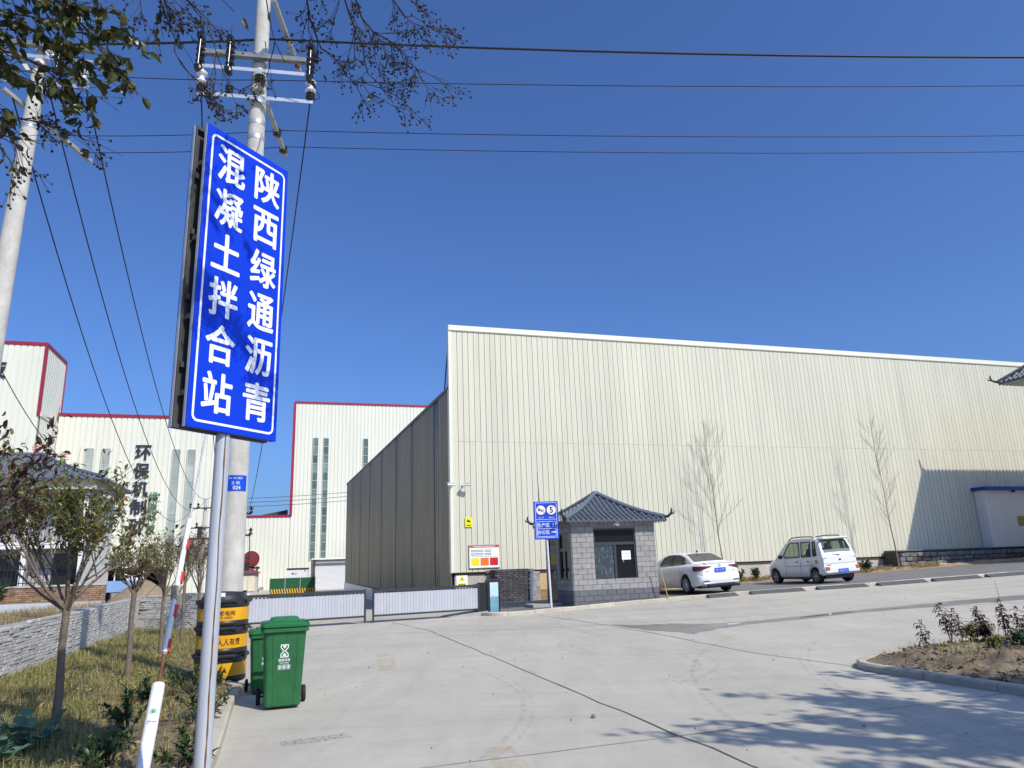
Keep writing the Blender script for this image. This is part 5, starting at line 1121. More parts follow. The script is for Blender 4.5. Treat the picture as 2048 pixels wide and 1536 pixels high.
t = thing('white_tank_box', 'white equipment box with round fittings standing behind the green barrier', 'equipment box', (-19.7, 63.2, YZ), A1)
b = MB(); b.bx(0, 1.75, 0, 1.2, .9, 2.55); b.build('body', WHITE, t); b = MB(); b.bx(-.06, 1.8, -.06, 1.25, 2.55, 2.66); b.build('lid', DARKSTEEL, t); b = MB(); disc(b, .45, 2.2, .08, -.01); disc(b, .68, 2.2, .1, -.01, 20, .07); disc(b, 1.45, 2.4, .06, -.01); b.build('fitting', DARKSTEEL, t)
b = MB(); b.bx(.1, 1.65, .1, 1.1, 0, .9); b.build('stand', DARKSTEEL, t)
for x, h in ((-17.72, 3.2), (-17.5, 3.4)): o = MB().tube([(0, 0, 0), (0, 0, h)], .035, 6).build('vent_pipe', mat('rusty_pipe', (.30, .13, .09), .7, .2, 4), None, loc=(x, 63.4, YZ)); tag(o, 'thin rusty vent pipe, %s of the pair behind the green barrier' % ('shorter' if h < 3.3 else 'taller'), 'pipe', 'vent pipes behind the barrier')
RUBM = mat('pale_rubble', (.55, .54, .50), .9, .15, 2)
t = thing('rubble_pile', 'pale heap of boards and rubble between kiosk and green barrier', 'rubble', (-21.3, 60, YZ), .3)
for k in range(10): b = MB(); b.box((0, 0, 0), (random.uniform(.4, 1.3), .3, random.uniform(.06, .3)), 0, .02); b.build('board', RUBM if k % 3 else CONC_D, t, loc=(random.uniform(-.6, .8), random.uniform(-.3, .3), .15+k*.11), rot=(random.uniform(-.2, .2), random.uniform(-.2, .2), random.random()*3))
# things beyond the left wall: red canopy, tricycle, sand heap
t = thing('red_canopy', 'low dark shelter with a crimson roof edge behind the young trees', 'shelter', (-29.0, 50, TZ), A1)
b = MB(); b.bx(0, 4.6, -.6, 3, 1.45, 1.62); b.build('roof', REDTRIM, t); b = MB(); b.bx(.1, 4.5, 2, 2.1, 0, 1.45); b.bx(.05, .2, -.4, 2, 0, 1.45); b.bx(4.4, 4.55, -.4, 2, 0, 1.45); b.build('wall', mat('shelter_dark', (.05, .03, .03), .8, .2, 3), t)
t = thing('sand_heap', 'brown sand heap behind the end of the stone wall', 'heap', (-13.9, 27.5, TZ-.1), 0)
b = MB(); N = 24; vs = [(0, 0, 1.0)]; fs = []
for i in range(1, 6):
    for k in range(N):
        a = 2*PI*k/N; r = i/5*1.35*(1+.15*noise.noise((math.cos(a)*2, math.sin(a)*2, 1))); vs.append((r*math.cos(a), r*math.sin(a)*.9, 1.0*(1-(i/5)**1.3)+.05*noise.noise((r*3, a*2, 4))))
for k in range(N): fs.append((0, 1+k, 1+(k+1) % N))
for i in range(4):
    for k in range(N): fs.append((1+i*N+k, 1+(i+1)*N+k, 1+(i+1)*N+(k+1) % N, 1+i*N+(k+1) % N))
b.add(vs, fs, True); b.build('heap', mat('brown_sand', (.24, .18, .12), .95, .2, 5, bump=.3), t)
t = thing('cargo_tricycle', 'blue and white cargo tricycle parked behind the stone wall corner', 'tricycle', (-15.1, 28.6, TZ), math.radians(20))
b = MB(); b.bx(-.5, .5, -1.0, .55, .45, .52); b.bx(-.5, .5, -1.0, -.96, .52, .85); b.bx(-.5, -.46, -.96, .55, .52, .85); b.bx(.46, .5, -.96, .55, .52, .85); b.build('cargo_box', mat('tricycle_blue', (.20, .33, .55), .4, .1, 3), t)
b = MB(); b.bx(-.2, .2, .6, 1.0, .55, .75, .04); b.build('seat', BLACK, t)
b = MB(); b.tube([(-.5, .5, .5), (-.5, .55, 1.45), (.5, .55, 1.45), (.5, .5, .5)], .03, 6); b.tube([(0, 1.6, .35), (0, 1.35, 1.0), (-.3, 1.25, 1.1)], .025, 6); b.tube([(0, 1.35, 1.0), (.3, 1.25, 1.1)], .025, 6); b.tube([(0, .5, .45), (0, 1.5, .5)], .04, 6); b.build('frame', WHITE, t)
b = MB(); b.bx(-.28, .28, 1.32, 1.4, .45, .95, .02); b.build('leg_shield', WHITE, t)
for x, y in ((-.55, -.3), (.55, -.3), (0, 1.65)): b = MB(); b.lathe([(.2, -.05), (.27, -.03), (.27, .03), (.2, .05)], (x, y, .28), 14, 'x'); b.lathe([(.19, -.03), (.19, .03)], (x, y, .28), 10, 'x'); b.build('wheel', RUBBER, t)
# ------------------------------------------------------------------ cars
def car_paint(name, c): return mat(name, c, .25, .02, 1, spec=.5, coat=.8)
def tab(T, x):
    return lerp_tab([p[0] for p in T], [p[1] for p in T], x)
def smooth_tab(T, x, h=.12): return (tab(T, x-h)+2*tab(T, x)+tab(T, x+h))/4
def make_car(t, S, paint, dirt=None):
    """S: L, W, wheelbase, rear axle x, wheel r, sill z, arch R, deck/width/belt tables, greenhouse tables"""
    L = S['L']; xs_ = [i*.05 for i in range(int(L/.05)+1)]; rings = []
    ax = [S['xr'], S['xr']+S['wb']]; R = S['R']; zc = S['r']
    def zb(x):
        z = smooth_tab(S['sill'], x)
        for a in ax:
            if abs(x-a) < R: z = max(z, zc+math.sqrt(R*R-(x-a)**2))
        return z
    def wid(x): return smooth_tab(S['w'], x, .05)
    def belt(x): return smooth_tab(S['belt'], x)
    def deck(x): return smooth_tab(S['deck'], x, .05)
    b = MB(); n = 0
    for x in xs_:
        w_ = wid(x); z0 = zb(x); zt = deck(x); zl = min(belt(x), zt-.02); zs = sorted
        lv = [(w_*.93, z0), (w_*.985, max(z0+.02, .30)), (w_, max(z0+.03, .52)), (w_*S.get('sh', .985), max(z0+.04, zl-.10)), (w_*.955, max(z0+.05, zl)), (w_*.85, max(z0+.06, zt-.012)), (w_*.5, zt+.012)]
        ring = [(x, -y, z) for y, z in lv]+[(x, 0, zt+.02)]+[(x, y, z) for y, z in lv[::-1]]; n = len(ring); rings.append(ring)
    b.add([p for r in rings for p in r], [(i*n+k, (i+1)*n+k, (i+1)*n+k+1, i*n+k+1) for i in range(len(rings)-1) for k in range(n-1)], True)
    b.add(rings[0], [tuple(range(n))]); b.add(rings[-1], [tuple(range(n))[::-1]])
    body = b.build('body', paint, t, fix=True)
    b = MB(); b.bx(.12, L-.12, -S['W']*.40, S['W']*.40, S['r']*.62, .62); b.build('underbody', BLACK, t)
    # greenhouse
    G = S['roof']; x0, x1 = G[0][0], G[-1][0]; wB, wR, zB, zR = S['gw']
    def side_y(z): return wB+(wR-wB)*(z-zB)/(zR-zB)
    gx = [x0+(x1-x0)*i/60 for i in range(61)]; rings = []; NS = 14; gin = S.get('gin', .10)
    for x in gx:
        zt = smooth_tab(G, x, .06) if x0+.06 < x < x1-.06 else tab(G, x); zt = max(zt, zB); a = side_y(zt); zs_ = max(zB-.03, zt-.06)
        ring = [(x, -side_y(zB-.06+(zs_-zB+.06)*j/NS), zB-.06+(zs_-zB+.06)*j/NS) for j in range(NS+1)]+[(x, -a*.965, zt-.015), (x, -(a-gin*.75), zt+.002), (x, -a*.5, zt+.010), (x, 0, zt+.012)]
        ring = ring+[(p[0], -p[1], p[2]) for p in ring[:-1][::-1]]; n = len(ring); rings.append(ring)
    def is_glass(c):
        y = abs(c[1])
        for xa, xb in (S['rglass'], S['wglass']):
            z = smooth_tab(G, c[0], .06)
            if xa+.02 < c[0] < xb-.02 and c[2] > z-.03 and y < side_y(z)-gin*.7: return True
        if y > side_y(c[2])-.03:
            for poly in S['side_glass']:
                if inside(poly, c[0], c[2]): return True
        return False
    b = MB(); fs = []
    for i in range(len(rings)-1):
        for k in range(n-1):
            q = (rings[i][k], rings[i+1][k], rings[i+1][k+1], rings[i][k+1]); c = [sum(p[j] for p in q)/4 for j in range(3)]
            if not is_glass(c): fs.append((i*n+k, (i+1)*n+k, (i+1)*n+k+1, i*n+k+1))
    b.add([p for r in rings for p in r], fs, True); b.build('roof', paint, t, fix=True)
    for sgn in (-1, 1):
        for poly in S['side_glass']:
            b = MB(); b.add([(p[0], sgn*(side_y(p[1])+.006), p[1]) for p in poly], [tuple(range(len(poly)))]); gw_ = b.build('side_window', CARGLASS, t)
            b = MB(); P = [(p[0], sgn*(side_y(p[1])+.004), p[1]) for p in poly]
            for p, q in zip(P, P[1:]+P[:1]): b.bar(p, q, .035, .02, (0, sgn, 0))
            b.build('window_seal', BLACK, gw_)
    for nm, (xa, xb) in (('rear_window', S['rglass']), ('windscreen', S['wglass'])):
        b = MB(); vs = []; N = 8
        for i in range(N+1):
            x = xa+(xb-xa)*i/N; z = (smooth_tab(G, x, .06) if x0+.06 < x < x1-.06 else tab(G, x)); y = side_y(z)-S.get('gin', .10)
            vs += [(x, -y, z+.008), (x, -y*.5, z+.018), (x, 0, z+.022), (x, y*.5, z+.018), (x, y, z+.008)]
        b.add(vs, [(i*5+k, i*5+k+1, (i+1)*5+k+1, (i+1)*5+k) for i in range(N) for k in range(4)], True); b.build(nm, S.get('rg', CARGLASS), t, fix=True)
    # wheels: tyre, rim with spokes
    for a in ax:
        for sgn in (-1, 1):
            y = sgn*(S['W']/2-.12); r = S['r']; b = MB(); tw_ = .095
            b.lathe([(r*.66, -tw_), (r*.93, -tw_), (r, -tw_*.7), (r, tw_*.7), (r*.93, tw_), (r*.66, tw_)], (a, y, r), 26, 'y', cap=False); wh = b.build('wheel', RUBBER, t, fix=True)
            b = MB(); o = y+sgn*tw_*.8; b.lathe([(r*.67, -.01), (r*.67, .012), (r*.60, .012), (r*.60, -.01)], (a, o, r), 26, 'y', cap=False); b.lathe([(.05, -.012), (.05, .012)], (a, o, r), 12, 'y')
            for k in range(S['spokes']):
                q = 2*PI*k/S['spokes']; b.bar((a+.03*math.cos(q), o, r+.03*math.sin(q)), (a+r*.63*math.cos(q+S.get('tw', 0)), o, r+r*.63*math.sin(q+S.get('tw', 0))), S['spw'], .018, (0, 1, 0))
            b.build('rim', S['rimm'], wh, fix=True)
            b = MB(); b.lathe([(r*.62, 0), (1e-4, 0)], (a, y+sgn*tw_*.35, r), 20, 'y'); b.build('brake_disc', DARKSTEEL, wh)
    return dict(side_y=side_y, wid=wid, deck=deck, belt=belt)
def plate(t, x, z, txt, M=None, y=0):
    b = MB(); b.bx(x-.012, x, y-.22, y+.22, z-.07, z+.07); p = b.build('number_plate', mat('plate_blue', (.004, .07, .62), .4, .03, 3), t)
    q = MB(); letters(q, txt, 0, 0, .36, .085, 0, .015); b = MB(); b.add([(x-.014, y-v[0], z+v[2]) for v in q.v], [f for f in q.f]); b.build('plate_lettering', SIGNW, p)
LAMP = mat('tail_lamp_red', (.10, .006, .010), .15, .15, 6, spec=.6, coat=.6)
def patch(t, name, m, f, us, vs_, off=0.0, parent=None):
    b = MB(); pts = [f(u, v) for v in vs_ for u in us]; n = len(us)
    b.add(pts, [(j*n+i, j*n+i+1, (j+1)*n+i+1, (j+1)*n+i) for j in range(len(vs_)-1) for i in range(n-1)], True); return b.build(name, m, parent or t, fix=True)

WHT = car_paint('white_car_paint', (.74, .75, .78))
sd_ = thing('parked_sedan', 'clean white saloon car parked tail-out beside the booth, half hidden by it', 'car', (7.2, 26.55, gz(7.1, 27)+.115), A1+PI/2, 'cars parked by the shed')
S = dict(L=4.72, W=1.80, wb=2.71, xr=.98, r=.325, R=.375, spokes=10, spw=.022, tw=.35, rimm=mat('alloy_grey', (.62, .63, .65), .35, .1, 5, metal=.1),
  sill=[(0, .36), (.25, .27), (.6, .22), (4.2, .20), (4.72, .26)],
  w=[(0, .70), (.06, .79), (.18, .86), (.45, .895), (2, .905), (3.8, .895), (4.3, .86), (4.58, .76), (4.72, .60)],
  belt=[(0, .86), (.4, .90), (1.2, .95), (3.4, .90), (4.0, .84), (4.72, .66)],
  deck=[(0, 1.00), (.10, 1.055), (.3, 1.06), (.9, 1.06), (2, 1.03), (3.3, 1.0), (4.2, .90), (4.6, .78), (4.72, .66)],
  roof=[(.50, 1.05), (.75, 1.17), (1.15, 1.345), (1.5, 1.42), (1.9, 1.455), (2.4, 1.46), (2.8, 1.41), (3.2, 1.25), (3.62, 1.0)], gw=(.80, .55, .93, 1.45),
  side_glass=[[(.98, 1.0), (1.28, .97), (1.30, 1.30), (1.20, 1.25)], [(1.33, .97), (2.02, .95), (2.02, 1.385), (1.62, 1.37), (1.33, 1.31)], [(2.08, .95), (2.98, .94), (3.02, 1.0), (2.72, 1.30), (2.42, 1.375), (2.08, 1.385)]],
  rglass=(.62, 1.36), wglass=(2.78, 3.5), gin=.09, rg=glass('sedan_rear_glass', (.02, .022, .025), .03, .15, (.4, .4, .42)))
F = make_car(sd_, S, WHT)
for sg in (-1, 1):
    def f(u, v):
        y = .34+u*.54; zb_ = .925-.14*u; return (tab([(0, 0), (.69, 0), (.78, .06), (.85, .18), (.885, .42)], y)-.018, sg*(y+.012), zb_+v*(.945+.015*u-zb_))
    patch(sd_, 'tail_light', LAMP, f, [0, .15, .3, .45, .6, .7, .8, .88, .94, 1.0], [0, .5, 1])
b = MB(); b.bx(-.035, .10, -.55, .55, .235, .345, .03); b.bx(.03, .4, -.80, .80, .20, .295, .03); b.build('rear_diffuser', BLACK, sd_)
b = MB(); vs = []; ys_ = [-.90, -.885, -.84, -.74, -.5, 0, .5, .74, .84, .885, .90]
for z, o_ in ((.30, .03), (.36, .0), (.46, -.045), (.58, -.05), (.66, -.02), (.70, .02)):
    for y in ys_: vs.append((o_+tab([(0, 0), (.5, .01), (.74, .06), (.84, .16), (.885, .34), (.90, .55)], abs(y)), y*.998, z))
n = len(ys_); b.add(vs, [(j*n+i, j*n+i+1, (j+1)*n+i+1, (j+1)*n+i) for j in range(5) for i in range(n-1)], True); b.build('rear_bumper', WHT, sd_, fix=True)
for sg in (-1, 1): b = MB(); b.bx(-.035, .10, sg*.60-.12, sg*.60+.12, .425, .455, .005); b.build('reflector', BLACK, sd_)
b = MB(); b.bx(-.02, .10, -.60, .60, 1.03, 1.07, .012); b.build('boot_lip', WHT, sd_)
plate(sd_, -.022, .80, '陕A·Q5883')
b = MB(); b.lathe([(.052, -.004), (.052, .004)], (-.012, 0, .96), 16, 'x'); b.lathe([(.040, -.007), (.040, .005)], (-.012, 0, .96), 16, 'x'); b.build('badge', GALV, sd_)
b = MB(); b.bx(-.016, -.008, -.62, -.46, .755, .775); b.bx(-.016, -.008, .44, .62, .755, .775); b.build('model_lettering', GALV, sd_)
for sg in (-1, 1):
    b = MB(); b.bx(2.98, 3.10, sg*.84-.0, sg*1.0, .94, 1.06, .03); b.build('mirror', WHT, sd_)
    for x in (1.55, 2.55): b = MB(); b.bx(x, x+.2, sg*.885, sg*.915, .80, .83, .008); b.build('door_handle', WHT, sd_)
    b = MB()
    for x in (1.30, 2.05, 3.15): b.add([(x, sg*(F['wid'](x)*1.001), .32), (x+.012, sg*(F['wid'](x)*1.001), .32), (x+.012, sg*(F['wid'](x)*.99), .84), (x, sg*(F['wid'](x)*.99), .84)], [(0, 1, 2, 3)])
    b.build('door_gap', INK, sd_)
b = MB(); b.prism([(1.32, 1.44), (1.46, 1.45), (1.36, 1.52), (1.33, 1.52)], -.015, .015); b.build('roof_fin', BLACK, sd_)

sd_.rotation_euler = (-.036, .011, A1+PI/2)
SILV = car_paint('white_van_paint', (.66, .67, .68))
vn = thing('parked_microvan', 'boxy white microvan with roof rails and rear spoiler parked near the bare sapling', 'van', (12.28, 28.35, gz(12.2, 28.8)+.115), A1+PI/2, 'cars parked by the shed'); vn.scale = (1.03,)*3; vn.rotation_euler = (-.036, .011, A1+PI/2)
S = dict(L=3.42, W=1.58, wb=2.34, xr=.52, r=.275, R=.33, spokes=6, spw=.05, rimm=mat('dull_alloy', (.26, .25, .23), .45, .15, 5), sh=.99,
  sill=[(0, .33), (.2, .26), (3.1, .24), (3.42, .3)],
  w=[(0, .74), (.05, .77), (.15, .785), (2.5, .79), (3.0, .775), (3.25, .72), (3.42, .60)],
  belt=[(0, .93), (1, .93), (2.4, .90), (2.9, .86), (3.42, .66)],
  deck=[(0, .97), (2.4, .97), (2.75, .955), (3.1, .89), (3.34, .78), (3.42, .66)],
  roof=[(.0, .93), (.05, 1.08), (.16, 1.40), (.26, 1.60), (.5, 1.655), (1.2, 1.68), (1.75, 1.66), (2.05, 1.58), (2.45, 1.25), (2.80, .95)], gw=(.755, .655, .93, 1.65),
  side_glass=[[(.33, 1.02), (.52, 1.0), (.52, 1.53), (.40, 1.52)], [(.64, 1.0), (1.16, .99), (1.16, 1.53), (.66, 1.53)], [(1.28, .99), (2.02, .98), (2.24, 1.05), (1.95, 1.42), (1.80, 1.53), (1.30, 1.53)]],
  rglass=(.055, .25), wglass=(2.0, 2.72), gin=.12)
F = make_car(vn, S, SILV)
b = MB(); b.bx(-.10, .08, -.78, .78, .34, .60, .05); b.bx(-.02, .3, -.785, .785, .33, .58, .03); b.build('rear_bumper', SILV, vn)
plate(vn, -.105, .43, '陕B·F2782', y=.0)
for sg in (-1, 1):
    b = MB(); b.bx(-.112, -.04, sg*.66-.085, sg*.66+.085, .46, .60, .02); b.build('tail_light', mat('van_lamp', (.42, .10, .045), .2, .2, 6, spec=.6), vn)
    b = MB(); b.tube([(.5, sg*.60, 1.63), (.58, sg*.60, 1.71), (1.2, sg*.61, 1.74), (1.75, sg*.60, 1.72), (2.0, sg*.58, 1.60)], .022, 6); b.build('roof_rail', BLACK, vn)
    b = MB(); b.bx(2.18, 2.30, sg*.80, sg*.96, .96, 1.10, .03); b.build('mirror', DARKSTEEL, vn)
    for x in (.72, 1.36): b = MB(); b.bx(x, x+.14, sg*.785, sg*.803, .80, .84, .008); b.build('door_handle', BLACK, vn)
    b = MB()
    for x in (.58, 1.22, 2.12): b.add([(x, sg*.7935, .34), (x+.014, sg*.7935, .34), (x+.014, sg*.785, .9), (x, sg*.785, .9)], [(0, 1, 2, 3)])
    b.add([(.58, sg*.7935, .66), (2.12, sg*.7935, .66), (2.12, sg*.7935, .672), (.58, sg*.7935, .672)], [(0, 1, 2, 3)])
    b.build('door_gap', INK, vn)
    b = MB(); b.bx(.88, 2.5, sg*.70, sg*.775, .25, .31, .01); b.build('sill', mat('van_sill_grey', (.30, .30, .30), .6, .15, 4), vn)
b = MB(); b.bx(.02, .40, -.60, .60, 1.585, 1.655, .03); b.build('spoiler', SILV, vn)
b = MB(); b.tube([(.05, 0, 1.0), (-.0, 0, .98)], .035, 8); b.bar((.0, 0, 1.0), (.04, .28, 1.04), .02); b.build('rear_wiper', BLACK, vn)
b = MB(); b.bx(-.012, .0, -.05, .05, .80, .86, .003); b.build('badge', DARKSTEEL, vn)
b = MB()
b.bx(-.006, .0, -.70, .70, .70, .708); b.bx(-.006, .0, .60, .72, .90, .92); b.bx(-.006, .0, -.72, -.62, .90, .92); b.bx(-.006, 0, .42, .62, .64, .665); b.build('tailgate_line', DARKSTEEL, vn)
b = MB(); b.add([(.26, .7875, .74), (.40, .7885, .72), (.42, .7885, .86), (.28, .7875, .88)], [(0, 1, 2, 3)]); b.build('side_sticker', mat('faded_orange', (.50, .27, .14), .6, .3, 20), vn)
for y in (-.36, .36): b = MB(); b.bx(.95, 1.1, y-.22, y+.22, .7, 1.28, .05); b.bx(.98, 1.08, y-.1, y+.1, 1.28, 1.45, .04); b.build('seat', mat('seat_grey', (.07, .07, .075), .9, .1, 5), vn)
# ------------------------------------------------------------------ vegetation
BARK = mat('young_bark', (.16, .125, .095), .9, .25, 12, bump=.4, bscale=40); TWIG = mat('dark_twig', (.055, .042, .036), .85, .25, 12); PALEBARK = mat('sapling_bark', (.21, .17, .13), .9, .25, 10)
LEAF_G = leafmat('photinia_leaves', [(.08, .12, .025), (.16, .20, .045), (.10, .12, .03), (.26, .25, .07), (.07, .10, .02), (.22, .09, .04), (.14, .19, .045)])
LEAF_P = leafmat('purple_leaves', [(.045, .018, .022), (.07, .03, .03), (.035, .02, .02), (.11, .045, .04), (.06, .05, .025)], tr=.18)
LEAF_D = leafmat('privet_leaves', [(.030, .042, .012), (.06, .07, .018), (.04, .05, .014), (.15, .125, .025), (.03, .04, .012), (.09, .10, .025)], .35, .3)  # lighter olive tone paints a sunlit look onto some leaves
LEAF_R = leafmat('seedling_leaves', [(.10, .03, .035), (.07, .05, .025), (.14, .05, .05), (.06, .07, .025), (.05, .03, .025)], tr=.2)
LEAF_B = leafmat('bush_leaves', [(.02, .05, .018), (.035, .08, .025), (.05, .10, .03), (.025, .06, .03), (.12, .13, .03)])
LEAF_C = leafmat('cabbage_leaves', [(.06, .13, .085), (.09, .18, .11), (.07, .14, .08), (.05, .10, .065)], .5, .15)
GRASS = leafmat('bed_grass_blades', [(.42, .33, .13), (.17, .20, .05), (.50, .40, .19), (.12, .17, .04), (.30, .27, .09), (.14, .18, .05), (.48, .40, .22)], .7, .3)
STRAW = leafmat('straw_blades', [(.36, .26, .12), (.30, .22, .10), (.42, .32, .16), (.22, .19, .08)], .7, .3)
BERRY = mat('dark_berry', (.018, .014, .02), .4, .3, 20)
def leaf(b, p, d, up, L, W, fold=.25, droop=.15):
    d = d.normalized(); s = d.cross(up)
    s = s.normalized() if s.length > 1e-3 else Vector((1, 0, 0)); n = s.cross(d)
    m = p+d*L*.3+n*L*droop*.4; m2 = p+d*L*.68+n*L*droop*.2; tip = p+d*L-n*L*droop; u = n*W*fold
    b.add([p, m+s*W*.46+u, m2+s*W*.42+u*.8, tip, m2-s*W*.42+u*.8, m-s*W*.46+u, m, m2], [(0, 6, 1), (1, 6, 7, 2), (2, 7, 3), (0, 5, 6), (5, 4, 7, 6), (4, 3, 7)])
def rv(s=1.): return Vector((random.uniform(-s, s), random.uniform(-s, s), random.uniform(-s, s)))
def branch(b, p, d, L, r, lev, tips, spread=.7, upb=.15, n=4, kids=3, wig=.18, mr=.002):
    P = [p]; R = [r]; d = d.normalized()
    for i in range(n):
        d = (d+rv(wig)+Vector((0, 0, upb*.3))).normalized(); P.append(P[-1]+d*L/n); R.append(max(mr, r*(1-.75*(i+1)/n)))
    b.tube(P, R, 5 if lev > 1 else 4, False)
    if lev == 0:
        tips.append((P, d)); return
    for k in range(kids):
        t = .35+.65*(k+random.random()*.6)/kids; i = min(n-1, int(t*n)); q = P[i].lerp(P[i+1], min(1, t*n-i))
        nd = (d+rv(spread)+Vector((0, 0, upb))).normalized(); branch(b, q, nd, L*random.uniform(.5, .75), R[i]*.62, lev-1, tips, spread, upb, n, kids, wig, mr)
    tips.append((P[-2:], d))
def leaves_on(b, tips, per, L, W, spread=.1):
    for P, d in tips:
        for k in range(per):
            i = random.randrange(len(P)-1); q = P[i].lerp(P[i+1], random.random()); ld = (d*.6+rv(1)).normalized(); s = random.uniform(.6, 1.15)
            leaf(b, q+rv(spread), ld, Vector((0, 0, 1))+rv(.6), L*s, W*s)
def young_tree(label, loc, H0, H1, r, rad, seed, lm, per, L, kids=7, bias=0., lean=(0, 0), group='young trees planted along the stone wall', lev=2):
    random.seed(seed); t = thing('young_tree', label, 'tree', loc, 0, group); b = MB(); top = Vector((lean[0], lean[1], H0))
    b.tube([(0, 0, -.05), (lean[0]*.2+.01, lean[1]*.3, H0*.3), (lean[0]*.6-.012, lean[1]*.6, H0*.65), tuple(top)], [r*1.25, r, r*.9, r*.95], 10); tips = []; n0 = kids
    for k in range(n0):
        a = 2*PI*k/n0+random.uniform(-.4, .4); o = rad*random.uniform(.55, 1.1)*(.25 if k == 0 else 1); d = Vector((math.cos(a)*o+bias, math.sin(a)*o, (H1-H0)*random.uniform(.75, 1.0)))
        branch(b, top-Vector((0, 0, random.uniform(0, .12))), d, d.length*.60, r*.5, lev, tips, .62, .25, 4, 5, .14)
    b.build('trunk', BARK, t); b = MB(); leaves_on(b, tips, per, L, L*.42, .05); b.build('crown', lm, t); return t
young_tree('nearest young tree in the grassy bed, stout trunk forking low, big green leaves', (-4.96, 8.22, .06), 1.30, 2.72, .042, 1.45, 3, LEAF_G, 8, .085, 11, -.36, (-.02, .02))
young_tree('second young tree in the bed, thin trunk splitting into a fan of upright twigs', (-6.17, 11.96, .06), 1.36, 2.08, .042, .70, 11, LEAF_G, 4, .062, 9)
young_tree('third young tree in the bed, slim straight trunk before the wall corner', (-7.34, 15.44, .06), 1.22, 2.55, .036, .7, 21, LEAF_G, 4, .06, 9)
young_tree('fourth young tree, darkest trunk beside the striped guy wire guard', (-8.61, 19.19, .06), 1.45, 2.75, .04, .7, 33, LEAF_P, 5, .058, 8)
young_tree('farthest young tree in the bed, standing between guy wire and blue sign post', (-8.95, 20.9, .06), 1.1, 2.8, .034, .7, 47, LEAF_G, 4, .062, 9)
young_tree('purple leaved young tree at the left picture edge with its trunk out of view', (-4.55, 5.15, .06), 1.2, 2.9, .05, 1.4, 55, LEAF_P, 7, .095, 11, .1)
young_tree('leafy tree at the left edge in front of the house roof', (-11.3, 13.4, .6), .8, 2.7, .05, 1.9, 61, LEAF_G, 11, .085, 12, -.2)

# bare saplings by the shed
def sapling(label, loc, H, seed, lean, rad):
    random.seed(seed); t = thing('bare_sapling', label, 'tree', loc, 0, 'bare saplings by the shed wall'); b = MB(); P = [Vector((lean*z*.9+.02*math.sin(z*2), 0, z)) for z in [H*i/14 for i in range(15)]]
    b.tube(P, [.031*(1-.85*i/14) for i in range(15)], 7, False); tips = []; b.build('trunk', PALEBARK, t); b = MB()
    for k in range(30):
        z = H*(.27+.72*k/30); i = min(13, int(z/H*14)); q = P[i].lerp(P[i+1], z/H*14-i); a = random.random()*2*PI; L = rad*random.uniform(.35, 1.0)*(1.0-.62*abs(k/30-.25)) if k < 26 else .35
        branch(b, q, Vector((math.cos(a), math.sin(a)*.8, random.uniform(.75, 1.3))), L, .008, 1, tips, .5, .3, 4, 6, .10, .003)
    b.build('crown', PALEBARK, t); return t
sapling('bare leafless sapling rising behind the white sedan', (9.4, 34.1, .5), 7.3, 5, -.045, 1.9)
sapling('bare leafless sapling right of the microvan before the shaded wall', (18.3, 35.9, .75), 7.4, 9, -.05, 1.5)

# tree overhanging the camera at the top left, and the tree whose shadow falls on the right
def crown_tree(name, label, loc, trunk, limbs, lm, extra):
    t = thing(name, label, 'tree', loc, 0); b = MB(); b.tube(trunk[0], trunk[1], 10); 
    return t, b
random.seed(101)
t = thing('overhanging_tree', 'dark leafy evergreen with berry twigs hanging into the top left of the sky', 'tree', (-3.4, .6, 0), 0)
o = Vector((-3.4, .6, 0)); b = MB(); tr = [Vector(p) for p in ((0, 0, 0), (.05, .05, 1.2), (.15, .2, 2.4), (.35, .5, 3.6), (.6, .9, 4.8), (1.0, 1.4, 6.0))]; b.tube(tr, [.12, .10, .09, .08, .06, .03], 10)
lb, bb = MB(), MB()
def limb(P, r, nl, L, twigs, berries=False, sub=3):
    P = [Vector(p)-o for p in P]; Q = []
    for i in range(len(P)-1):
        for j in range(4): Q.append(P[i].lerp(P[i+1], j/4)+rv(.022))
    Q.append(P[-1]); b.tube(Q, [max(.0028, r*(1-.9*i/(len(Q)-1))) for i in range(len(Q))], 5, False)
    for k in range(twigs):
        i = random.randrange(len(Q)//3, len(Q)-1); d = (Q[min(i+1, len(Q)-1)]-Q[i-1]).normalized(); tips = []
        branch(b, Q[i], d+rv(.8)+Vector((0, 0, -.15)), random.uniform(.16, .42)*(.62 if berries else 1), .0042, 1, tips, .6, -.1, 4, sub, .2, .0016)
        for T, dd in tips:
            if berries and random.random() < .8:
                c = T[-1]
                for q in range(random.randint(4, 9)):
                    e = c+rv(.045)+dd*.03; b.tube([c-dd*.02, e], .0012, 3, False); bb.ball(tuple(e), random.uniform(.0055, .0085), 6, 4)
            if nl:
                for q in range(nl):
                    i2 = random.randrange(len(T)-1); s = random.uniform(.65, 1.15); leaf(lb, T[i2].lerp(T[i2+1], random.random()), (dd*.4+rv(.8)+Vector((0, 0, -.55))), rv(1), L*s, L*.47*s)
S0 = (-3.05, 1.1, 3.6); S1 = (-2.8, 1.5, 4.8); S2 = (-2.4, 2.0, 6.0)
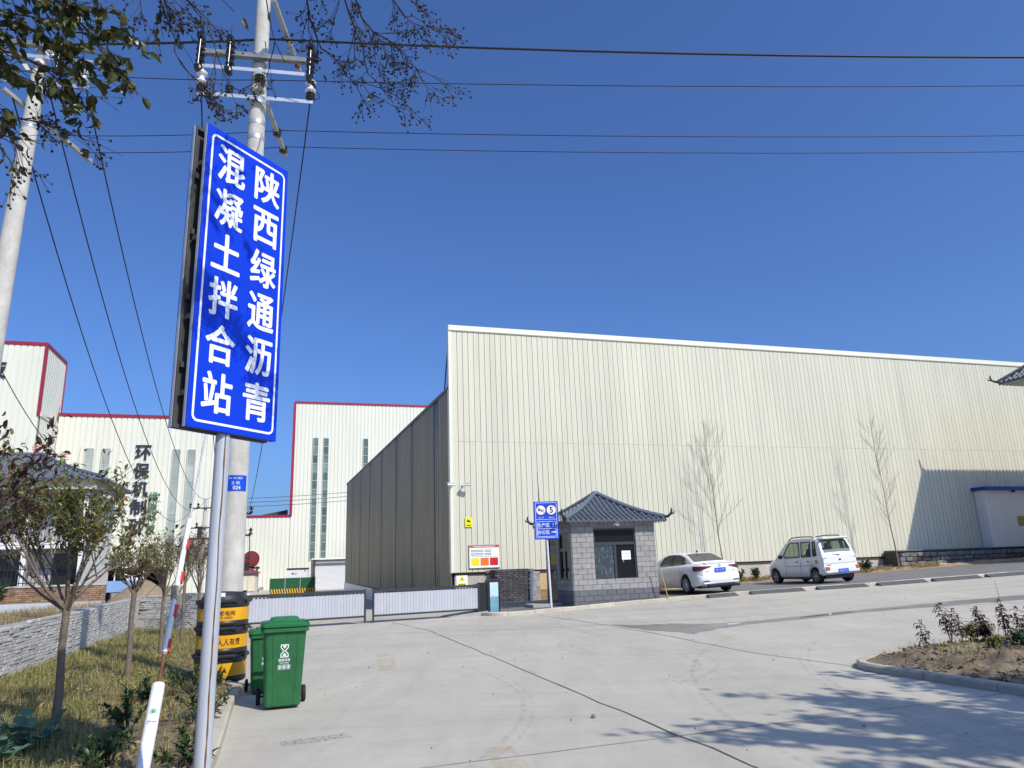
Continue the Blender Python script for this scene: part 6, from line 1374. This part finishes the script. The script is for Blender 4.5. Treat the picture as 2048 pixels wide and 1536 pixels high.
for P, tw in (([S0, (-2.9, 2.2, 4.2), (-2.45, 2.85, 4.3), (-2.1, 3.05, 4.3), (-1.95, 3.15, 4.3)], 13), ([S1, (-2.5, 2.4, 4.7), (-2.2, 2.95, 4.5), (-1.95, 3.15, 4.3)], 10), ([S0, (-2.95, 2.2, 4.0), (-2.5, 2.9, 4.15), (-2.2, 3.1, 4.1), (-2.06, 3.2, 4.12)], 12), ([S0, (-3.0, 2.4, 3.9), (-2.6, 3.0, 4.05), (-2.32, 3.1, 4.12)], 9), ([S1, (-2.6, 2.3, 4.6), (-2.35, 2.85, 4.45), (-2.15, 3.05, 4.42)], 11)):
    limb([(p[0]-.12*min(1, i), p[1], p[2]) for i, p in enumerate(P)], .014, 4, .08, tw+1)
limb([S0, (-3.1, 2.5, 3.85), (-2.7, 2.95, 3.85), (-2.45, 3.15, 3.86), (-2.3, 3.25, 3.85)], .008, 0, .06, 6, True, 4)
limb([S0, (-3.1, 2.5, 3.75), (-2.7, 3.0, 3.8), (-2.42, 3.2, 3.72)], .008, 1, .06, 5, True, 4)
for P, tw in (([S1, (-2.3, 2.6, 5.0), (-1.95, 3.2, 4.9), (-1.9, 3.5, 4.65), (-1.85, 3.62, 4.5), (-1.76, 3.74, 4.4)], 6), ([S1, (-2.2, 2.6, 5.1), (-1.85, 3.3, 4.85), (-1.7, 3.56, 4.68), (-1.62, 3.68, 4.55)], 6)): limb(P, .008, 0, .06, tw, True, 4)
limb([S1, (-2.3, 2.5, 5.0), (-1.95, 3.2, 4.85), (-1.82, 3.45, 4.72)], .008, 2, .06, 4); limb([S1, (-2.2, 2.5, 5.1), (-1.8, 3.3, 4.95), (-1.55, 3.55, 4.8)], .008, 1, .06, 4)
for P, tw in (([S2, (-1.5, 2.9, 5.7), (-1.02, 3.39, 5.41), (-.85, 3.85, 4.98), (-.6, 4.05, 4.8), (-.5, 4.08, 4.76)], 14), ([S2, (-1.5, 2.8, 5.7), (-1.05, 3.4, 5.35), (-.92, 3.8, 5.0), (-.85, 4.05, 4.72), (-.72, 4.18, 4.6)], 12), ([S2, (-1.4, 2.8, 5.7), (-.9, 3.5, 5.25), (-.6, 3.85, 5.02), (-.42, 3.95, 4.96)], 9), ([S2, (-1.5, 2.8, 5.6), (-1.2, 3.5, 5.2), (-1.15, 3.85, 4.85), (-1.0, 4.0, 4.7), (-.82, 4.15, 4.62)], 9), ([S2, (-1.3, 2.8, 5.8), (-.7, 3.5, 5.35), (-.5, 3.8, 5.1)], 6), ([S2, (-1.6, 2.8, 5.5), (-1.4, 3.5, 5.0), (-1.36, 3.9, 4.72)], 5)):
    limb(P, .013, 0, .06, tw, True, 4)
for p in ((-1.36, 3.62, 4.86), (-.70, 4.0, 4.92), (-1.12, 3.9, 4.62), (-.86, 4.1, 4.62), (-1.52, 3.6, 4.8), (-1.2, 3.95, 4.62)): leaf(lb, Vector(p)-o, Vector((.3, 0, -1))+rv(.4), rv(1), .085, .03)
# upper crown above the view: shades the sign
for k in range(12):
    limb([S2, (random.uniform(-3.2, .2), random.uniform(1.5, 3.2), random.uniform(5.9, 7.2)), (random.uniform(-3, .8), random.uniform(2.2, 4.4), random.uniform(6.3, 7.6))], .012, 3, .075, 5)
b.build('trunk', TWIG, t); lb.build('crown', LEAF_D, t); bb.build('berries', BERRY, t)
random.seed(77)
t = thing('roadside_tree', 'broad roadside tree standing right of the camera that shades the concrete in the corner', 'tree', (10.6, .05, 0), 0)
b = MB(); b.tube([(0, 0, 0), (.03, 0, 1.7), (-.05, .1, 3.4), (-.1, .2, 5.4)], [.17, .15, .13, .06], 10); lb = MB(); tips = []
for k in range(13):
    a = 2*PI*k/13; branch(b, Vector((-.05, .1, random.uniform(3.3, 5.2))), Vector((math.cos(a), math.sin(a), random.uniform(.25, 1.0))), random.uniform(1.7, 3.1), .05, 2, tips, .6, .12, 4, 6, .15)
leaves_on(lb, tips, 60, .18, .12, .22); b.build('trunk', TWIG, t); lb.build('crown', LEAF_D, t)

# bed: grass blades, shrubs, cabbages
random.seed(5)
def blade(b, x, y, z, h, w_, bend):
    a = random.random()*2*PI; dx, dy = math.cos(a), math.sin(a); sx, sy = -dy*w_/2, dx*w_/2; m = (x+dx*bend*.35, y+dy*bend*.35, z+h*.6); tp = (x+dx*bend, y+dy*bend, z+h*random.uniform(.75, 1))
    b.add([(x-sx, y-sy, z), (x+sx, y+sy, z), (m[0]+sx*.7, m[1]+sy*.7, m[2]), (m[0]-sx*.7, m[1]-sy*.7, m[2]), tp], [(0, 1, 2, 3), (3, 2, 4)])
b = MB()
for k in range(90000):
    y = 5.5+16.3*random.random()**1.5; xl, xr = wall_x(y)+.02, lk_x(min(y, 21.6))-.14; x = random.uniform(xl, xr)
    if x < -.80*y-.2: continue
    den = .55+.55*noise.noise((x*.9, y*.9, 3))+.2*noise.noise((x*3, y*3, 8)); edge = (x-xl)/(xr-xl)
    if edge > .72: den -= .35*(edge-.72)/.28
    if random.random() > den: continue
    h = random.uniform(.04, .15)*(1.25-.5*edge)*(.7+.7*max(0, noise.noise((x*1.5, y*1.5, 1))+.5)); blade(b, x, y, bed_z(x, y)-.01, h, .004+.0004*y, h*random.uniform(.2, 1.1))
o = b.build('grass', GRASS); o['kind'] = 'stuff'; o['label'] = 'dry yellow green grass covering the planting bed'
b = MB()
for k in range(2600):
    y = 5.5+14*random.random()**1.4; x = random.uniform(wall_x(y), lk_x(y)-.1)
    if x < -.8*y-.2: continue
    leaf(b, Vector((x, y, bed_z(x, y)+random.uniform(.01, .08))), Vector((random.uniform(-1, 1), random.uniform(-1, 1), random.uniform(-.2, .3))), Vector((0, 0, 1))+rv(.4), random.uniform(.04, .09), random.uniform(.02, .04))
o = b.build('fallen_leaves', leafmat('fallen_leaf_litter', [(.22, .12, .05), (.34, .22, .09), (.14, .08, .04), (.42, .31, .16)], .8, .1)); o['kind'] = 'stuff'; o['label'] = 'brown fallen leaves lying in the bed grass'
b = MB()
for k in range(15000):
    y = random.uniform(11.5, 30); x = wall_x(y)-.2-random.random()**1.4*(2.2+.28*(y-11)) if y < 22.7 else -12-random.random()*4
    if x < -.78*y or (y > 14 and random.random() < .25): continue
    h = random.uniform(.06, .28); blade(b, x, y, TZ-.02, h, .010, h*.6)
o = b.build('dry_grass', STRAW); o['kind'] = 'stuff'; o['label'] = 'straw coloured dry grass behind the stone wall'
def shrub(name, label, loc, R, H, m, n, L, cat='shrub', group='low green shrubs in the bed', stems=14):
    t = thing(name, label, cat, loc, 0, group); b = MB(); lb = MB()
    for k in range(stems):
        a = random.random()*2*PI; rr_ = R*random.random()**.6; tp = Vector((math.cos(a)*rr_, math.sin(a)*rr_, H*random.uniform(.45, 1.0)*(1-.35*(rr_/R)**2))); md = tp*.5+Vector((0, 0, .08*H))+rv(.03); b.tube([(0, 0, 0), md, tp], [.006, .004, .002], 4, False)
        for q in range(n):
            s = .3+.7*random.random(); p = md.lerp(tp, max(0, (s-.5)*2)) if s > .5 else md*(s*2); leaf(lb, p, (tp.normalized()*.5+rv(.9)+Vector((0, 0, .25))), Vector((0, 0, 1))+rv(.4), L*random.uniform(.6, 1.2), L*.34)
    b.build('stem', TWIG, t); lb.build('foliage', m, t); return t
for lab, x, y, R, H in (('glossy dark green shrub just left of the white sleeve', -3.95, 7.75, .26, .52), ('dense green shrub between the white sleeve and the sign post', -3.45, 8.3, .42, .50), ('low green shrub behind the sleeve top, in front of the barrel', -4.45, 10.3, .5, .48), ('yellow green low shrub at the bottom picture edge left of the sleeve', -3.45, 6.45, .30, .34), ('small green shrub at the foot of the sign post', -2.75, 6.35, .30, .36), ('twiggy dark shrub in the grass behind the nearest shrub', -4.75, 9.6, .22, .34), ('dark shrub against the barrel foot', -4.35, 10.75, .25, .28)):
    shrub('shrub', lab, (x, y, bed_z(x, y)), R, H, LEAF_B, 16, .085)
for lab, x, y in (('blue green cabbage plant cut by the left picture edge', -4.95, 7.0), ('blue green cabbage plant right of the edge one, near the tree foot', -4.6, 7.25), ('lowest blue green cabbage plant at the bottom left', -4.5, 6.55)):
    t = thing('cabbage_plant', lab, 'plant', (x, y, bed_z(x, y)), 0, 'cabbage plants in the bed corner'); lb = MB(); b = MB()
    for k in range(46):
        a = random.random()*2*PI; d = Vector((math.cos(a), math.sin(a), random.uniform(.15, 1.3))); q = d*random.uniform(.04, .22); b.tube([(0, 0, 0), q], .006, 4, False); leaf(lb, q, d, Vector((0, 0, 1))+rv(.3), random.uniform(.09, .15), random.uniform(.08, .13), -.12, .25)
    b.build('stem', LEAF_C, t); lb.build('foliage', LEAF_C, t)
# bushes by the house
for lab, x, y, R, H, m in (('round clipped green bush before the iron fence', -23.3, 32.7, .85, 1.25, LEAF_B), ('dark red leaved bush on the planter left of the round bush', -26.8, 31.9, .6, 1.2, LEAF_P), ('dark red leaved bush at the far left before the fence', -30.5, 31.0, .9, 1.1, LEAF_P), ('green bush at the left edge before the fence', -27.9, 31.6, .7, 1.5, LEAF_B), ('dark hedge clump right of the round bush', -24.9, 32.6, .6, .9, LEAF_P)):
    shrub('bush', lab, (x, y, TZ-.05), R, H, m, 30, .16, 'bush', 'bushes before the tiled house', 40)
# island on the right: soil mound with kerb and red seedlings
ISL = [(40, 22), (20, 17.2), (12.5, 14.9), (9.0, 13.75), (6.5, 12.55), (5.35, 11.75), (4.92, 11.3), (4.74, 10.9), (4.8, 10.5), (5.05, 9.95), (5.35, 9.1), (5.55, 8.5), (5.95, 7.0), (6.6, 4.4), (7.6, 1.0)]

kerb_run('island_kerb', ISL[2:], .12, .10, .95, side=1, jit=.003)
_q = [Vector(p) for p in ISL]
for _ in range(2):
    _n = [_q[0]]
    for a_, c_ in zip(_q, _q[1:]): _n += [a_.lerp(c_, .25), a_.lerp(c_, .75)]
    _q = _n+[_q[-1]]
ISL = [(p.x, p.y) for p in _q]
poly = ISL+[(40, 1)]
b = MB(); st_ = .075; xs = frange(4.7, 15, st_); ys = frange(4, 16, st_); nx = len(xs); idx = {}
def isl_z(x, y):
    e = 9
    for i in range(len(ISL)-1):
        a, c = Vector(ISL[i]), Vector(ISL[i+1]); d = c-a; t_ = max(0, min(1, (Vector((x, y))-a).dot(d)/d.length_squared)); e = min(e, (Vector((x, y))-a-d*t_).length)
    m_ = ss(.12, 1.0, e)
    return gz(x, y)+.075+m_*(.07+.20*abs(noise.noise((x*1.5, y*1.5, 2)))+.09*noise.noise((x*3.7, y*3.7, 5))+.06*abs(noise.noise((x*8, y*8, 1)))+.035*noise.noise((x*19, y*19, 1)))
for j, y in enumerate(ys):
    for i, x in enumerate(xs):
        idx[i, j] = len(b.v); b.v.append((x, y, isl_z(x, y)))
for j in range(len(ys)-1):
    for i in range(nx-1):
        if inside(poly, xs[i]+st_/2, ys[j]+st_/2): b.f.append((idx[i, j], idx[i+1, j], idx[i+1, j+1], idx[i, j+1])); b.m.append(0); b.sm.append(True)
struct(b.build('island_soil', mat('island_soil', (.27, .22, .15), .95, .3, 2.6, bump=1.0, bscale=12, c2=(.09, .065, .04))))
b = MB()
for k in range(15000):
    x, y = random.uniform(5.2, 12), random.uniform(8, 14.4)
    if inside(poly, x, y) and inside(poly, x-.35, y-.1) and random.random() < .25+.7*noise.noise((x*1.2, y*1.2, 7)): h = random.uniform(.04, .19); blade(b, x, y, isl_z(x, y)-.01, h, .009, h*random.uniform(.4, 1.1))
o = b.build('weeds', GRASS); o['kind'] = 'stuff'; o['label'] = 'thin weeds growing on the kerbed island soil'
b = MB()
for k in range(2400):
    x, y = random.uniform(5.2, 12), random.uniform(8, 14.2)
    if inside(poly, x-.2, y) and inside(poly, x, y) and noise.noise((x*.9, y*.9, 11)) > -.25: leaf(b, Vector((x, y, isl_z(x, y)+.012)), Vector((random.uniform(-1, 1), random.uniform(-1, 1), random.uniform(-.15, .35))), Vector((0, 0, 1))+rv(.5), random.uniform(.05, .10), random.uniform(.025, .05))
o = b.build('leaf_litter', leafmat('island_leaf_litter', [(.12, .06, .03), (.22, .13, .06), (.08, .05, .03), (.30, .22, .12), (.10, .10, .03)], .8, .1)); o['kind'] = 'stuff'; o['label'] = 'dead leaves lying on the kerbed island soil'
CLOD = mat('soil_clod', (.20, .165, .13), .95, .3, 9, bump=.6)
b = MB()
for k in range(420):
    x, y = random.uniform(5, 10), random.uniform(8.2, 13.4)
    if not inside(poly, x-.1, y): continue
    r = random.uniform(.01, .05)*random.random()+.008; o_ = len(b.v); b.ball((x, y, isl_z(x, y)+r*.3), r, 6, 4, .7)
    for i in range(o_, len(b.v)): p = b.v[i]; b.v[i] = (p[0]+r*.9*noise.noise((p[0]*30, p[1]*30, p[2]*30)), p[1]+r*.9*noise.noise((p[0]*30, p[1]*30, p[2]*30+5)), p[2]+r*.8*noise.noise((p[0]*30, p[1]*30, p[2]*30+9)))
o = b.build('soil_clods', CLOD); o['kind'] = 'stuff'; o['label'] = 'lumps of dry soil on the kerbed island'
pn = ['small red leaved seedling standing alone nearest the island nose', 'tall red leaved seedling, second from the island nose', 'short drooping red seedling right of the second one', 'bushy red green seedling in the middle of the island', 'tallest thin seedling with one long bare shoot', 'leafy dark seedling just left of the picture edge', 'red leaved seedling at the right picture edge', 'low green clump of leaves on the island', 'low tangled red plant at the foot of the tall seedlings', 'sprawling low plant near the island kerb', 'low brownish plant behind the drooping seedling', 'short dense green plant at the right edge of the island']
for lab, (x, y), H, ns, m in zip(pn, ((6.0, 11.42), (6.68, 11.88), (6.98, 12.1), (7.5, 12.3), (7.62, 12.0), (7.75, 11.7), (7.55, 11.15), (7.2, 11.0), (7.15, 11.8), (6.7, 10.9), (7.2, 12.25), (7.9, 11.6)), (.44, .66, .42, .50, .66, .55, .58, .28, .30, .22, .34, .36), (2, 5, 3, 5, 4, 6, 5, 6, 7, 5, 6, 8), (LEAF_R,)*7+(LEAF_B, LEAF_R, LEAF_G, LEAF_G, LEAF_B)):
    t = thing('seedling', lab, 'plant', (x, y, isl_z(x, y)-.01), 0, 'red seedlings on the island'); b = MB(); lb = MB()
    for k in range(ns):
        a = random.random()*2*PI; hh = H*(1 if k == 0 else random.uniform(.5, .95)); P = [Vector((0, 0, 0)), Vector((math.cos(a)*.05, math.sin(a)*.05, hh*.5))*1.0, Vector((math.cos(a)*.13, math.sin(a)*.13, hh))]; b.tube(P, [.006, .0045, .002], 4, False)
        for q in range(17):
            s = .35+.65*q/17; p = P[1].lerp(P[2], (s-.5)*2) if s > .5 else P[1]*(s*2); aa = q*2.4; leaf(lb, p, Vector((math.cos(aa), math.sin(aa), random.uniform(-.35, .4))), Vector((0, 0, 1)), random.uniform(.08, .13), .045, .2, .3)
    if 'bare shoot' in lab: b.tube([(0, 0, .3), (.0, 0, .7), (-.02, 0, .95)], [.005, .004, .002], 4, False)
    b.build('stem', TWIG, t); lb.build('foliage', m, t)
# planting strip behind the cars
b = MB(); n = 46; vs = []
for i in range(n+1):
    u = 4.6+(30-4.6)*i/n
    for k in range(9):
        v = -2.15+2.2*k/8; p = SW(u, v); z = gz(p.x, p.y)+.115+(.10+.10*noise.noise((u*1.3, v*1.7, 3)))*ss(-2.15, -1.6, v); vs.append((p.x, p.y, z))
b.add(vs, [(i*9+k, (i+1)*9+k, (i+1)*9+k+1, i*9+k+1) for i in range(n) for k in range(8)], True)
struct(b.build('planting_strip', mat('strip_soil', (.30, .22, .14), .95, .3, 3, bump=.6, bscale=12)))
b = MB()
for k in range(9000):
    u, v = random.uniform(6, 24), random.uniform(-2.1, -.15); p = SW(u, v)
    if noise.noise((u*.8, v, 4)) < -.15: continue
    blade(b, p.x, p.y, gz(p.x, p.y)+.2, random.uniform(.04, .22), .028, random.uniform(.1, .3))
o = b.build('dead_leaves', STRAW); o['kind'] = 'stuff'; o['label'] = 'dead straw coloured leaves on the strip behind the parked cars'
for lab, u in (('tall green weed clump right behind the white sedan', 11.55), ('green weed clump between sedan and microvan, middle one', 12.6), ('green weed clump nearest the microvan front', 13.5), ('small green weed clump right of the microvan', 19.6)):
    p = SW(u, -1.75); shrub('weed_clump', lab, (p.x, p.y, gz(p.x, p.y)+.17), .32, .55, LEAF_B, 12, .2, 'plant', 'weed clumps behind the cars', 16)
